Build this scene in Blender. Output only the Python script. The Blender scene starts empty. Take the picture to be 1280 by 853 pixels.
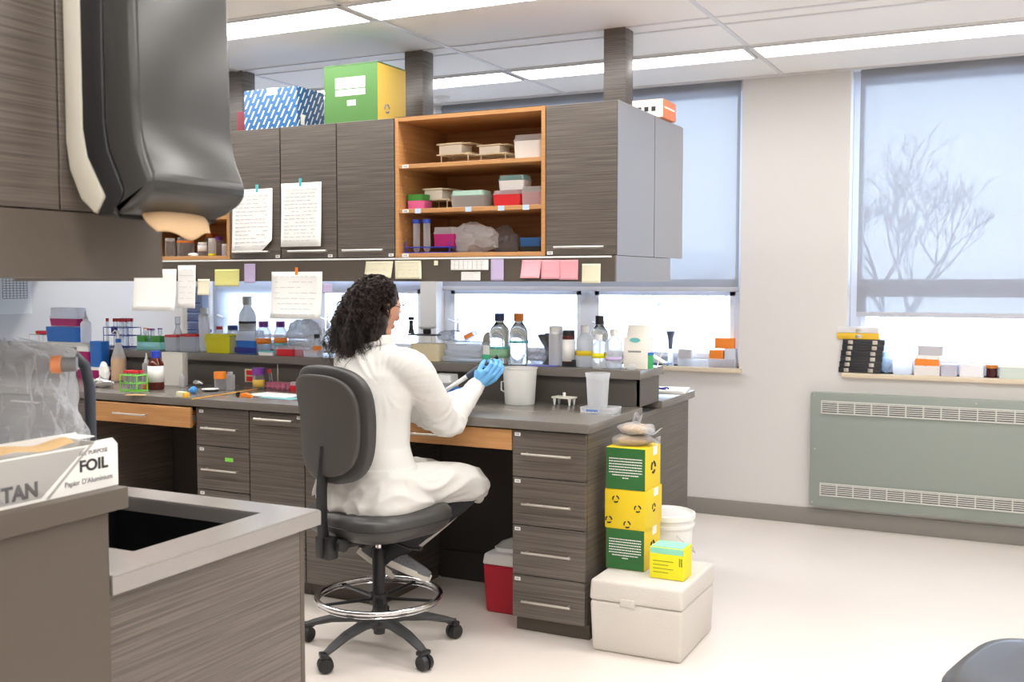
import bpy, bmesh, math, random
from mathutils import Vector, Matrix, noise
random.seed(7)
R = math.radians
scn = bpy.context.scene

# ---------------------------------------------------------------- camera
FPX, CAMH, YAW, PIT = 1310.0, 1.47, R(26.4), R(3.34)
cam_d = bpy.data.cameras.new('camera'); cam = bpy.data.objects.new('camera', cam_d)
scn.collection.objects.link(cam); scn.camera = cam
cam.location = (0, 0, CAMH); cam.rotation_euler = (R(90) - PIT, 0, YAW)
cam_d.sensor_width = 36; cam_d.lens = FPX / 1280 * 36; cam_d.clip_end = 300
cam_d.dof.use_dof = True; cam_d.dof.focus_distance = 4.2; cam_d.dof.aperture_fstop = 6.3

# ---------------------------------------------------------------- light
LAMP_STRENGTH = 15.5
WINDOW_ROW_DIM = 0.36          # window-row lamps set weaker to even out the brightness of that wall
SKY_STRENGTH = 8.5
scn.view_settings.view_transform = 'Standard'; scn.view_settings.look = 'None'
scn.view_settings.gamma = 1; scn.view_settings.use_curve_mapping = False
scn.view_settings.exposure = 0.0
w = bpy.data.worlds.new('sky'); scn.world = w; w.use_nodes = True
wn = w.node_tree.nodes; bg = wn['Background']
bg.inputs[0].default_value = (0.66, 0.80, 1.0, 1); bg.inputs[1].default_value = SKY_STRENGTH

# ---------------------------------------------------------------- helpers
_fw = Vector((-math.sin(YAW)*math.cos(PIT), math.cos(YAW)*math.cos(PIT), -math.sin(PIT)))
_rt = Vector((math.cos(YAW), math.sin(YAW), 0)); _up = _rt.cross(_fw)
def at(px, py, x=None, y=None, z=None):
    "world point seen at a photo pixel on a known real plane"
    d = _fw + _rt*((px-640)/FPX) - _up*((py-426.5)/FPX)
    if x is not None: t = x/d.x
    elif y is not None: t = y/d.y
    else: t = (z-CAMH)/d.z
    return Vector((0, 0, CAMH)) + d*t

def lin(c):
    return tuple((v/12.92 if v <= .04045 else ((v+.055)/1.055)**2.4) for v in c)
def rgb(r, g, b): return lin((r/255, g/255, b/255))

def mat(name, col, rough=.5, metal=0, spec=.5, var=0, vscale=8, bump=0, bscale=60, sub=0, coat=0):
    m = bpy.data.materials.new(name); m.use_nodes = True
    nt = m.node_tree; b = nt.nodes['Principled BSDF']
    b.inputs['Base Color'].default_value = (*col, 1); b.inputs['Roughness'].default_value = rough
    b.inputs['Metallic'].default_value = metal; b.inputs['Specular IOR Level'].default_value = spec
    b.inputs['Coat Weight'].default_value = coat
    if sub: b.inputs['Subsurface Weight'].default_value = sub; b.inputs['Subsurface Scale'].default_value = .01
    tc = nt.nodes.new('ShaderNodeTexCoord')
    if var:
        n = nt.nodes.new('ShaderNodeTexNoise'); n.inputs['Scale'].default_value = vscale; n.inputs['Detail'].default_value = 4
        nt.links.new(tc.outputs['Object'], n.inputs['Vector'])
        mx = nt.nodes.new('ShaderNodeMix'); mx.data_type = 'RGBA'
        mx.inputs[6].default_value = (*[max(0, c*(1-var)) for c in col], 1)
        mx.inputs[7].default_value = (*[min(1, c*(1+var)) for c in col], 1)
        nt.links.new(n.outputs['Fac'], mx.inputs[0]); nt.links.new(mx.outputs[2], b.inputs['Base Color'])
    if bump:
        n = nt.nodes.new('ShaderNodeTexNoise'); n.inputs['Scale'].default_value = bscale; n.inputs['Detail'].default_value = 3
        nt.links.new(tc.outputs['Object'], n.inputs['Vector'])
        bp = nt.nodes.new('ShaderNodeBump'); bp.inputs['Strength'].default_value = bump; bp.inputs['Distance'].default_value = .01
        nt.links.new(n.outputs['Fac'], bp.inputs['Height']); nt.links.new(bp.outputs[0], b.inputs['Normal'])
    return m

def grain(name, c1, c2, scale=(1.6, 1.6, 75), rough=.42, spec=.5, contrast=(.3, .7)):
    m = bpy.data.materials.new(name); m.use_nodes = True; nt = m.node_tree; b = nt.nodes['Principled BSDF']
    b.inputs['Roughness'].default_value = rough; b.inputs['Specular IOR Level'].default_value = spec
    tc = nt.nodes.new('ShaderNodeTexCoord'); mp = nt.nodes.new('ShaderNodeMapping'); mp.inputs['Scale'].default_value = scale
    n = nt.nodes.new('ShaderNodeTexNoise'); n.inputs['Scale'].default_value = 1.6; n.inputs['Detail'].default_value = 5; n.inputs['Roughness'].default_value = .65
    r = nt.nodes.new('ShaderNodeValToRGB'); r.color_ramp.elements[0].position = contrast[0]; r.color_ramp.elements[1].position = contrast[1]
    r.color_ramp.elements[0].color = (*c1, 1); r.color_ramp.elements[1].color = (*c2, 1)
    nt.links.new(tc.outputs['Object'], mp.inputs[0]); nt.links.new(mp.outputs[0], n.inputs['Vector'])
    nt.links.new(n.outputs['Fac'], r.inputs[0]); nt.links.new(r.outputs[0], b.inputs['Base Color'])
    return m

def clear(name, col=(1, 1, 1), body=.25, rough=.08, tint=None, bump=0, bscale=25, trans=.45, edge=.1):
    "clear plastic or glass: a see-through film, denser where the wall is seen edge-on, mixed with a glossy, light-passing body"
    m = bpy.data.materials.new(name); m.use_nodes = True; nt = m.node_tree; b = nt.nodes['Principled BSDF']; L = nt.links.new
    b.inputs['Base Color'].default_value = (*col, 1); b.inputs['Roughness'].default_value = rough
    tr = nt.nodes.new('ShaderNodeBsdfTransparent'); tl = nt.nodes.new('ShaderNodeBsdfTranslucent'); tl.inputs[0].default_value = (*col, 1)
    fr = nt.nodes.new('ShaderNodeLayerWeight'); fr.inputs[0].default_value = .35
    pw = nt.nodes.new('ShaderNodeMath'); pw.operation = 'POWER'; pw.inputs[1].default_value = 2.5; L(fr.outputs['Facing'], pw.inputs[0])
    mc = nt.nodes.new('ShaderNodeMix'); mc.data_type = 'RGBA'; tt = tint or col
    mc.inputs[6].default_value = (*tt, 1); mc.inputs[7].default_value = (*[c*edge for c in tt], 1)
    L(pw.outputs[0], mc.inputs[0]); L(mc.outputs[2], tr.inputs[0])
    ad = nt.nodes.new('ShaderNodeMath'); ad.operation = 'MULTIPLY_ADD'; ad.inputs[1].default_value = .35; ad.inputs[2].default_value = body; ad.use_clamp = True
    m0 = nt.nodes.new('ShaderNodeMixShader'); m0.inputs[0].default_value = trans if body > .1 else 0
    mx = nt.nodes.new('ShaderNodeMixShader'); out = nt.nodes['Material Output']
    L(b.outputs[0], m0.inputs[1]); L(tl.outputs[0], m0.inputs[2])
    L(fr.outputs['Facing'], ad.inputs[0]); L(ad.outputs[0], mx.inputs[0])
    L(tr.outputs[0], mx.inputs[1]); L(m0.outputs[0], mx.inputs[2]); L(mx.outputs[0], out.inputs[0])
    if bump:
        tc = nt.nodes.new('ShaderNodeTexCoord')
        n = nt.nodes.new('ShaderNodeTexNoise'); n.inputs['Scale'].default_value = bscale; n.inputs['Detail'].default_value = 3; n.inputs['Distortion'].default_value = 1.5
        L(tc.outputs['Object'], n.inputs['Vector'])
        bp = nt.nodes.new('ShaderNodeBump'); bp.inputs['Strength'].default_value = bump; bp.inputs['Distance'].default_value = .02
        L(n.outputs['Fac'], bp.inputs['Height']); L(bp.outputs[0], b.inputs['Normal'])
    return m

def emis(name, col, s):
    m = bpy.data.materials.new(name); m.use_nodes = True; b = m.node_tree.nodes['Principled BSDF']
    b.inputs['Base Color'].default_value = (.9, .9, .9, 1)
    b.inputs['Emission Color'].default_value = (*col, 1); b.inputs['Emission Strength'].default_value = s
    return m

class MB:
    "collects shapes for one mesh"
    def __init__(s): s.b = bmesh.new()
    def box(s, x0, x1, y0, y1, z0, z1, bev=0, seg=2, M=None):
        t = bmesh.new(); bmesh.ops.create_cube(t, size=1)
        for v in t.verts: v.co = Vector(((x0+x1)/2 + v.co.x*(x1-x0), (y0+y1)/2 + v.co.y*(y1-y0), (z0+z1)/2 + v.co.z*(z1-z0)))
        if bev: bmesh.ops.bevel(t, geom=t.edges[:], offset=bev, segments=seg, affect='EDGES', profile=.6)
        return s.add(t, M)
    def add(s, t, M=None):
        if M is not None: bmesh.ops.transform(t, matrix=M, verts=t.verts[:])
        me = bpy.data.meshes.new('tmp'); t.to_mesh(me); t.free(); s.b.from_mesh(me); bpy.data.meshes.remove(me); return s
    def lathe(s, prof, c=(0, 0, 0), n=24, M=None, sx=1, sy=1):
        "prof: (radius, z) list; radius 0 closes to a pole"
        t = bmesh.new(); rings = []
        for r, z in prof:
            if r < 1e-6: rings.append([t.verts.new((0, 0, z))])
            else: rings.append([t.verts.new((r*sx*math.cos(2*math.pi*i/n), r*sy*math.sin(2*math.pi*i/n), z)) for i in range(n)])
        for a, b in zip(rings, rings[1:]):
            for i in range(n):
                j = (i+1) % n
                if len(a) == 1 and len(b) > 1: t.faces.new((a[0], b[i], b[j]))
                elif len(b) == 1 and len(a) > 1: t.faces.new((a[i], a[j], b[0]))
                elif len(a) > 1: t.faces.new((a[i], a[j], b[j], b[i]))
        bmesh.ops.recalc_face_normals(t, faces=t.faces[:])
        for v in t.verts: v.co += Vector(c)
        return s.add(t, M)
    def cyl(s, x, y, z0, z1, r, r2=None, n=24, bev=0):
        r2 = r if r2 is None else r2
        if bev: return s.lathe([(0, z0), (r-bev, z0), (r, z0+bev), (r2, z1-bev), (r2-bev, z1), (0, z1)], (x, y, 0), n)
        return s.lathe([(0, z0), (r, z0), (r2, z1), (0, z1)], (x, y, 0), n)
    def tube(s, pts, rad, n=8, closed=False, cap=True):
        pts = [Vector(p) for p in pts]; N = len(pts)
        rads = rad if isinstance(rad, (list, tuple)) else [rad]*N
        rings = []; up = Vector((0, 0, 1)); prev = None
        for i, p in enumerate(pts):
            if closed: d = pts[(i+1) % N] - pts[i-1]
            else: d = pts[min(i+1, N-1)] - pts[max(i-1, 0)]
            d.normalize()
            a = (prev if prev is not None else (up if abs(d.z) < .9 else Vector((1, 0, 0))))
            a = (a - d*a.dot(d)); 
            if a.length < 1e-5: a = d.orthogonal()
            a.normalize(); prev = a; b = d.cross(a); r = rads[i]
            rx, ry = r if isinstance(r, (tuple, list)) else (r, r)
            rings.append([s.b.verts.new(p + a*(ry*math.cos(2*math.pi*k/n)) + b*(rx*math.sin(2*math.pi*k/n))) for k in range(n)])
        rg = range(N if closed else N-1)
        for i in rg:
            A, B = rings[i], rings[(i+1) % N]
            for k in range(n): s.b.faces.new((A[k], A[(k+1) % n], B[(k+1) % n], B[k]))
        if cap and not closed: s.b.faces.new(rings[0][::-1]); s.b.faces.new(rings[-1])
        return s
    def rings(s, rs, n=20, closed=True):
        "rs: (centre, half_x, half_y[, power]) horizontal rings"
        R_ = []
        for c, hx, hy, *pw in rs:
            p = pw[0] if pw else 1; ring = []
            for k in range(n):
                a = 2*math.pi*k/n; cx, sy = math.cos(a), math.sin(a)
                ring.append(s.b.verts.new((c[0]+hx*math.copysign(abs(cx)**p, cx), c[1]+hy*math.copysign(abs(sy)**p, sy), c[2])))
            R_.append(ring)
        for A, B in zip(R_, R_[1:]):
            for k in range(n): s.b.faces.new((A[k], A[(k+1) % n], B[(k+1) % n], B[k]))
        if closed: s.b.faces.new(R_[0][::-1]); s.b.faces.new(R_[-1])
        return s
    def prism(s, poly, axis, a, b, bev=0):
        "poly of 2-d points extruded along axis (0 x: poly=(y,z); 1 y: poly=(x,z); 2 z: poly=(x,y))"
        t = bmesh.new()
        def pt(u, v, w): return (w, u, v) if axis == 0 else ((u, w, v) if axis == 1 else (u, v, w))
        A = [t.verts.new(pt(u, v, a)) for u, v in poly]; B = [t.verts.new(pt(u, v, b)) for u, v in poly]
        t.faces.new(A); t.faces.new(B[::-1])
        for i in range(len(poly)):
            j = (i+1) % len(poly); t.faces.new((A[j], A[i], B[i], B[j]))
        bmesh.ops.recalc_face_normals(t, faces=t.faces[:])
        if bev: bmesh.ops.bevel(t, geom=t.edges[:], offset=bev, segments=3, affect='EDGES', profile=.5)
        return s.add(t)
    def sphere(s, c, r, n=16, sc=(1, 1, 1)):
        t = bmesh.new(); bmesh.ops.create_uvsphere(t, u_segments=n, v_segments=max(6, n*2//3), radius=r)
        for v in t.verts: v.co = Vector((v.co.x*sc[0]+c[0], v.co.y*sc[1]+c[1], v.co.z*sc[2]+c[2]))
        return s.add(t)
    def text(s, txt, size, M, ext=.0004, align='LEFT', sx=1, bold=0):
        cu = bpy.data.curves.new('t', 'FONT'); cu.body = txt; cu.size = size; cu.extrude = ext; cu.align_x = align; cu.offset = bold
        o = bpy.data.objects.new('t', cu); me = bpy.data.meshes.new_from_object(o)
        t = bmesh.new(); t.from_mesh(me); bmesh.ops.scale(t, vec=(sx, 1, 1), verts=t.verts[:])
        bpy.data.objects.remove(o); bpy.data.curves.remove(cu); bpy.data.meshes.remove(me)
        return s.add(t, M)
    def grid(s, fn, nu, nv):
        V = [[s.b.verts.new(fn(i/nu, j/nv)) for j in range(nv+1)] for i in range(nu+1)]
        for i in range(nu):
            for j in range(nv): s.b.faces.new((V[i][j], V[i+1][j], V[i+1][j+1], V[i][j+1]))
        return s
    def out(s, name, m, parent=None, smooth=True, ang=40):
        me = bpy.data.meshes.new(name); s.b.to_mesh(me); s.b.free(); me.materials.append(m)
        if smooth:
            me.polygons.foreach_set('use_smooth', [True]*len(me.polygons))
            try: me.set_sharp_from_angle(angle=R(ang))
            except Exception: pass
        o = bpy.data.objects.new(name, me); scn.collection.objects.link(o)
        if parent is not None: o.parent = parent
        return o

def XF(loc, rz=0, rx=0, ry=0): return Matrix.Translation(loc) @ Matrix.Rotation(rz, 4, 'Z') @ Matrix.Rotation(ry, 4, 'Y') @ Matrix.Rotation(rx, 4, 'X')
FACE_Y = lambda loc: XF(loc, 0, R(90))               # text plate facing -Y
FACE_X = lambda loc: XF(loc, R(90), R(90))           # text plate facing +X

def thing(name, label, cat, loc=(0, 0, 0), rz=0, group=None):
    o = bpy.data.objects.new(name, None); o.empty_display_size = .05; scn.collection.objects.link(o)
    o.location = loc; o.rotation_euler = (0, 0, rz); o['label'] = label; o['category'] = cat
    if group: o['group'] = group
    return o
def tag(o, label, cat, group=None, kind=None):
    o['label'] = label; o['category'] = cat
    if group: o['group'] = group
    if kind: o['kind'] = kind
    return o
def put(o, loc, rz=0): o.location = loc; o.rotation_euler = (0, 0, rz); return o
def struct(mb, name, m, **k):
    o = mb.out(name, m, **k); o['kind'] = 'structure'; return o
def kids(o): return [c for c in bpy.data.objects if c.parent == o]
def dup(root, loc, rz=None, label=None, group=None):
    r = root.copy(); scn.collection.objects.link(r); r.location = loc
    if rz is not None: r.rotation_euler = (0, 0, rz)
    if label: r['label'] = label
    if group: r['group'] = group
    for ch in kids(root):
        c = ch.copy(); scn.collection.objects.link(c); c.parent = r
        for g in kids(ch):
            d = g.copy(); scn.collection.objects.link(d); d.parent = c
    return r
def mod(o, kind, **k):
    m = o.modifiers.new(kind.lower(), kind)
    for a, b in k.items(): setattr(m, a, b)
    return m
def cloud(scale, depth=2):
    t = bpy.data.textures.new('cloud', 'CLOUDS'); t.noise_scale = scale; t.noise_depth = depth; return t

# ---------------------------------------------------------------- materials
LAM = grain('dark_laminate', rgb(74, 67, 62), rgb(110, 101, 93), (1.4, 1.4, 120), .34, .8, contrast=(.38, .62))
LAM_P = mat('plain_laminate', rgb(90, 81, 72), .45, var=.04)
LAM_IN = mat('cabinet_interior', rgb(58, 52, 48), .7)
WOOD = grain('honey_wood', rgb(178, 126, 76), rgb(204, 152, 98), (1.6, 1.6, 60), .45)
TOP = mat('worktop', rgb(116, 110, 104), .26, var=.06, vscale=40, spec=.8)
TOPF = mat('worktop_grey', rgb(146, 141, 137), .24, var=.04, vscale=50, spec=1, coat=1)
TOPF.node_tree.nodes['Principled BSDF'].inputs['Coat Roughness'].default_value = .2; TOPF.node_tree.nodes['Principled BSDF'].inputs['Coat IOR'].default_value = 1.7
WALLM = mat('wall_paint', rgb(222, 219, 216), .75, bump=.03, bscale=200)
FLOORM = mat('floor_vinyl', rgb(228, 219, 211), .35, var=.035, vscale=3)
CEILM = mat('ceiling_tile', rgb(252, 248, 244), .9, var=.05, vscale=300, bump=.2, bscale=260)
GRID = mat('grid_metal', rgb(228, 226, 226), .4)
BASEB = mat('baseboard_vinyl', rgb(142, 138, 132), .5)
STEEL = mat('brushed_steel', rgb(214, 208, 200), .3, metal=.9)
CHROME = mat('chrome', rgb(225, 225, 228), .12, metal=1)
BLACK = mat('black_plastic', rgb(34, 34, 36), .4)
DGREY = mat('dark_grey_plastic', rgb(66, 66, 68), .5)
VINYL = mat('black_vinyl', rgb(62, 60, 59), .36, bump=.12, bscale=350, coat=.1)
WHITE = mat('white_plastic', rgb(240, 240, 238), .4)
PAPER = mat('paper', rgb(244, 243, 240), .8)
INK = mat('ink', rgb(120, 120, 128), .8)
PINK_INK = 0
PRINT = mat('print_grey', rgb(196, 196, 202), .8)
INKD = mat('dark_ink', rgb(50, 50, 56), .8)
CREAM = mat('cream_paper', rgb(232, 226, 198), .8)
YNOTE = mat('yellow_note', rgb(226, 222, 140), .8)
PINK = mat('pink_note', rgb(240, 168, 178), .8)
LILAC = mat('lilac_paper', rgb(200, 184, 222), .8)
RED = mat('red_plastic', rgb(214, 40, 50), .4)
DRED = mat('cooler_red', rgb(176, 22, 44), .35)
ORANGE = mat('orange_plastic', rgb(245, 140, 50), .45)
GREEN = mat('green_card', rgb(62, 112, 58), .55)
LGREEN = mat('bright_green', rgb(74, 160, 66), .5)
NEON = mat('neon_green', rgb(140, 226, 90), .4)
YELLOW = mat('yellow_card', rgb(240, 206, 30), .55)
LEMON = mat('lemon_plastic', rgb(244, 236, 40), .4)
BLUE = mat('blue_plastic', rgb(36, 110, 200), .4)
NAVY = mat('navy_plastic', rgb(40, 50, 140), .4)
PURPLE = mat('purple_plastic', rgb(128, 60, 160), .4)
MAGENTA = mat('magenta_plastic', rgb(178, 30, 112), .4)
TEAL = mat('teal_label', rgb(110, 190, 190), .6)
PEACH = mat('beige_plastic', rgb(226, 212, 176), .5)
CARD = mat('cardboard', rgb(206, 172, 124), .7)
TAN = mat('towel_paper', rgb(216, 182, 142), .85, bump=.1)
AMBER = mat('amber_glass', rgb(88, 30, 16), .1)
CLEAR = clear('clear_plastic', (.93, .95, .98), .18)
FROST = clear('frosted_plastic', (.95, .96, .98), .58, .3, trans=.65, edge=.7)
PEARL = clear('milky_plastic', (.96, .96, .96), .80, .35, trans=.7, edge=.7)
def real_glass(name, col, rough=0):
    m = mat(name, col, rough); m.node_tree.nodes['Principled BSDF'].inputs['Transmission Weight'].default_value = 1; m.node_tree.nodes['Principled BSDF'].inputs['IOR'].default_value = 1.4; return m
FLASK = real_glass('flask_glass', (.90, .94, .95))
PANEL = mat('satin_end_panel', rgb(112, 109, 110), .3, spec=1, coat=1)
PANEL.node_tree.nodes['Principled BSDF'].inputs['Coat Roughness'].default_value = .28; PANEL.node_tree.nodes['Principled BSDF'].inputs['Coat IOR'].default_value = 1.8
GLASS = clear('window_glass', (.97, .99, 1), .0, .02, edge=.9)
LIQ = clear('clear_liquid', (.86, .9, .92), .4)
# ---------------------------------------------------------------- the room
XL, XR, YF, YB, ZC = -6.14, 2.7, -3.2, 6.39, 2.695
WT = .26
WIN = [(-5.89, -3.90), (-3.77, -1.61), (-.975, 1.2)]
SILL = .925
struct(MB().box(XL-.3, XR+.3, YF-.3, YB+WT, -.1, 0), 'floor', FLOORM, smooth=False)
struct(MB().box(XL-.3, XL, YF-.3, YB+WT, 0, ZC), 'wall_left', WALLM, smooth=False)
struct(MB().box(XR, XR+.3, YF-.3, YB+WT, 0, ZC), 'wall_right', WALLM, smooth=False)
struct(MB().box(XL, XR, YF-.3, YF, 0, ZC), 'wall_front', WALLM, smooth=False)
b = MB().box(XL, XR, YB, YB+WT, 0, SILL)
px_ = XL
for a, c in WIN: b.box(px_, a, YB, YB+WT, SILL, ZC); px_ = c
b.box(px_, XR, YB, YB+WT, SILL, ZC)
struct(b, 'wall_back', WALLM, smooth=False)
struct(MB().box(XL-.3, XR+.3, YF-.3, YB+WT, ZC, ZC+.12), 'ceiling', CEILM, smooth=False)
b = MB().box(XL, XR, YB-.012, YB, 0, .1, .003)
struct(b, 'baseboard_back', BASEB)
struct(MB().box(XL, XL+.012, YF, YB, 0, .1, .003), 'baseboard_left', BASEB)
struct(MB().box(XR-.012, XR, YF, YB, 0, .1, .003), 'baseboard_right', BASEB)
# ceiling grid: main runners every 1.42 m, cross tees beside the lamp rows
b = MB()
gx = [-1.37-1.42*k for k in range(-2, 4)]
for x in gx: b.box(x-.012, x+.012, YF, YB, ZC-.006, ZC)
rows = [5.68, 4.05, 2.42, .79, -.84]
for y in rows + [4.87, 5.02, 3.24, 3.39, 1.6, 0, -1.6]:
    if y in rows:
        for s in (-.15, .15): b.box(XL, XR, y+s-.010, y+s+.010, ZC-.006, ZC)
    else: b.box(XL, XR, y-.009, y+.009, ZC-.005, ZC)
b.box(XL, XR, YB-.02, YB, ZC-.012, ZC)
struct(b, 'trim_1', GRID, smooth=False)

# linear ceiling lamps, one per grid bay
LAMPM = emis('lamp_diffuser', (1, .98, .95), LAMP_STRENGTH)
LAMPW = emis('lamp_diffuser_dimmed', (1, .98, .95), LAMP_STRENGTH*WINDOW_ROW_DIM)
rowname = {5.68: 'window', 4.05: 'cupboard', 2.42: 'sink', .79: 'near', -.84: 'rear'}
bays = []
for i in range(len(gx)-1): bays.append((gx[i+1]+.03, gx[i]-.03))
bays.append((XL+.2, gx[-1]-.03))
def lamp(x0, x1, y, label):
    t = thing('ceiling_lamp', label, 'lamp', ((x0+x1)/2, y, ZC), group='recessed linear ceiling lamps')
    h = (x1-x0)/2
    MB().box(-h, h, -.13, .13, -.012, -.006).out('diffuser', LAMPW if (y > 5 and x0 > -3.5) else LAMPM, t, smooth=False)
    f = MB().box(-h-.012, h+.012, -.142, -.13, -.014, 0).box(-h-.012, h+.012, .13, .142, -.014, 0)
    f.box(-h-.012, -h, -.13, .13, -.014, 0).box(h, h+.012, -.13, .13, -.014, 0)
    f.out('frame', GRID, t, smooth=False)
lam_lab = {(5.68, 1): 'lamp strip at upper right, above the window with the tree', (5.68, 2): 'lamp strip behind the tall post near the pier',
 (5.68, 3): 'lamp strip seen between two posts above the green and yellow carton', (4.05, 2): 'lamp cut by the top picture edge, before the cupboards',
 (4.05, 3): 'lamp strip right beside the towel dispenser at the top left'}
pos_x = ['at the far right end', 'second from the right', 'third from the right', 'third from the left', 'second from the left', 'at the far left end']
for y in rows:
    for i, (a, c) in enumerate(bays):
        lb = lam_lab.get((y, i))
        lamp(a, c, y, ('bright recessed ceiling ' + lb) if lb else 'ceiling lamp in the row over the %s side, %s' % (rowname[y], pos_x[min(i, 5)]))
t = thing('smoke_detector', 'small round white detector on the ceiling above the green carton', 'detector', at(553, 121, z=ZC-.0))
MB().lathe([(0, -.0), (.055, 0), (.055, -.012), (.04, -.03), (0, -.034)]).out('body', WHITE, t)
MB().lathe([(0, -.033), (.014, -.034), (.012, -.04), (0, -.041)]).out('sensor_cap', GRID, t)

# ---------------------------------------------------------------- windows, blinds, radiator
FRM = mat('window_aluminium', rgb(236, 240, 250), .4)
SILLM = mat('sill_board', rgb(222, 206, 182), .5)
def window(n, x0, x1, mull):
    t = thing('window_%d' % n, 'window', 'window', (0, 0, 0))
    del t['label']; del t['category']; t['kind'] = 'structure'
    y0, y1 = YB+.12, YB+.19
    f = MB()
    f.box(x0+.001, x0+.06, y0, y1, SILL+.001, ZC-.001).box(x1-.06, x1-.001, y0, y1, SILL+.001, ZC-.001).box(x0+.06, x1-.06, y0, y1, SILL+.001, SILL+.05).box(x0+.06, x1-.06, y0, y1, ZC-.08, ZC-.001)
    f.out('window_frame', FRM, t, smooth=False)
    edges = [x0+.06] + mull + [x1-.06]
    for m_ in mull: MB().box(m_-.05, m_+.05, y0-.012, y1, SILL+.05, ZC-.08, .004).out('mullion', FRM, t)
    MB().box(x0+.06, x1-.06, y0-.005, y1, 1.40, 1.475, .004).out('transom', FRM, t)
    for a, c in zip(edges, edges[1:]):
        MB().box(a, c, y0+.03, y0+.036, SILL+.05, ZC-.08).out('pane', GLASS, t, smooth=False)
        s_ = MB()      # opening sash round the lower light
        a2, c2 = a+(.05 if a in [m for m in mull] else 0), c-(.05 if c in mull else 0)
        for (p, q, r, s) in ((a2, a2+.03, .975, 1.40), (c2-.03, c2, .975, 1.40), (a2, c2, .975, 1.005), (a2, c2, 1.37, 1.40)): s_.box(p, q, y0-.012, y0+.02, r, s)
        s_.out('sash', FRM, t, smooth=False)
        h = MB().box(a2+.05, a2+.075, y0-.03, y0-.01, 1.1, 1.2, .004); h.tube([(a2+.062, y0-.03, 1.17), (a2+.062, y0-.06, 1.17), (a2-.0, y0-.06, 1.19)], .007)
        h.out('window_handle', FRM, t)
    MB().box(x0-.02, x1+.02, YB-.035, YB+.125, SILL-.028, SILL, .006).out('window_sill', SILLM, t)
window(1, *WIN[0], [-4.89]); window(2, *WIN[1], [-2.66]); window(3, *WIN[2], [.11])

def fabric(name, lo=.050, hi=.062, tl_=.06):
    m = bpy.data.materials.new(name); m.use_nodes = True; nt = m.node_tree; b_ = nt.nodes['Principled BSDF']
    nt.nodes.remove(b_); L = nt.links.new
    df = nt.nodes.new('ShaderNodeBsdfDiffuse'); tl = nt.nodes.new('ShaderNodeBsdfTranslucent'); tr = nt.nodes.new('ShaderNodeBsdfTransparent')
    df.inputs[0].default_value = (.34, .35, .38, 1); tl.inputs[0].default_value = (.62, .65, .72, 1)
    tc = nt.nodes.new('ShaderNodeTexCoord'); mp = nt.nodes.new('ShaderNodeMapping'); mp.inputs['Scale'].default_value = (3, 1, 90)
    n = nt.nodes.new('ShaderNodeTexNoise'); n.inputs['Scale'].default_value = 2; n.inputs['Detail'].default_value = 4
    r = nt.nodes.new('ShaderNodeMapRange'); r.inputs[1].default_value = .3; r.inputs[2].default_value = .7; r.inputs[3].default_value = lo; r.inputs[4].default_value = hi
    L(tc.outputs['Object'], mp.inputs[0]); L(mp.outputs[0], n.inputs['Vector']); L(n.outputs['Fac'], r.inputs[0])
    m1 = nt.nodes.new('ShaderNodeMixShader'); m1.inputs[0].default_value = tl_
    m2 = nt.nodes.new('ShaderNodeMixShader')
    L(df.outputs[0], m1.inputs[1]); L(tl.outputs[0], m1.inputs[2])
    L(r.outputs[0], m2.inputs[0]); L(m1.outputs[0], m2.inputs[1]); L(tr.outputs[0], m2.inputs[2])
    L(m2.outputs[0], nt.nodes['Material Output'].inputs[0])
    return m
FAB = fabric('blind_fabric')
FAB2 = fabric('thin_blind_fabric', .085, .10, .3)
def blind(x0, x1, zb, label, m=FAB):
    t = thing('roller_blind', label, 'blind', ((x0+x1)/2, YB+.06, zb))
    h = (x1-x0)/2
    MB().grid(lambda u, v: (-h+2*h*u, .0015*math.sin(9*u), .02+(ZC-zb-.023)*v), 12, 12).out('fabric', m, t)
    MB().box(-h, h, -.009, .009, -.0, .028, .004).out('hem_bar', mat('hem', rgb(196, 198, 208), .6), t)
    MB().tube([(-h, .029, ZC-zb-.035), (h, .029, ZC-zb-.035)], .026, 12).out('roller', GRID, t)
blind(-3.75, -1.635, 1.397, 'sheer grey roller blind behind the right end of the wall cupboards')
blind(-.93, 1.17, 1.254, 'sheer grey roller blind at the far right with a bare tree showing through')
blind(-5.87, -4.9, 1.02, 'sheer blind lowered behind the bottle crowded bench at the left', FAB2)
blind(-4.87, -3.92, 1.46, 'short raised blind in the window behind the seated person', FAB2)

RADM = mat('radiator_green_grey', rgb(150, 158, 150), .45)
t = thing('radiator', 'wide grey green wall heater cabinet with two slotted grilles under the window', 'radiator', (-1.165, YB, .125))
MB().box(0, 2.6, -.06, -.001, 0, .68, .006).out('body', RADM, t)
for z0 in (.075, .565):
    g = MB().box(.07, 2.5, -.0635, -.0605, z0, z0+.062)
    g.out('grille_shade', mat('slot_shadow', rgb(92, 92, 90), .8), t, smooth=False)  # flat dark strip, colours in the shade behind the slats
    g = MB(); n_ = 26; x = .065; st = (2.5-.065)/n_
    g.box(.062, 2.503, -.068, -.0635, z0-.008, z0).box(.062, 2.503, -.068, -.0635, z0+.062, z0+.07)
    for i in range(n_+1): g.box(.062+i*st, .069+i*st, -.068, -.0635, z0, z0+.062)
    for k in range(5): g.box(.065, 2.5, -.0665, -.0635, z0+.007+k*.0118, z0+.0125+k*.0118)
    g.out('grille', mat('grille_paint', rgb(214, 214, 208), .5), t, smooth=False)
for x, z in ((.02, .66), (.9, .655), (.02, .02), (.03, .34)): MB().cyl(x, -.062, z, z+.008, .004, n=10).out('screw', STEEL, t)

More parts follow.
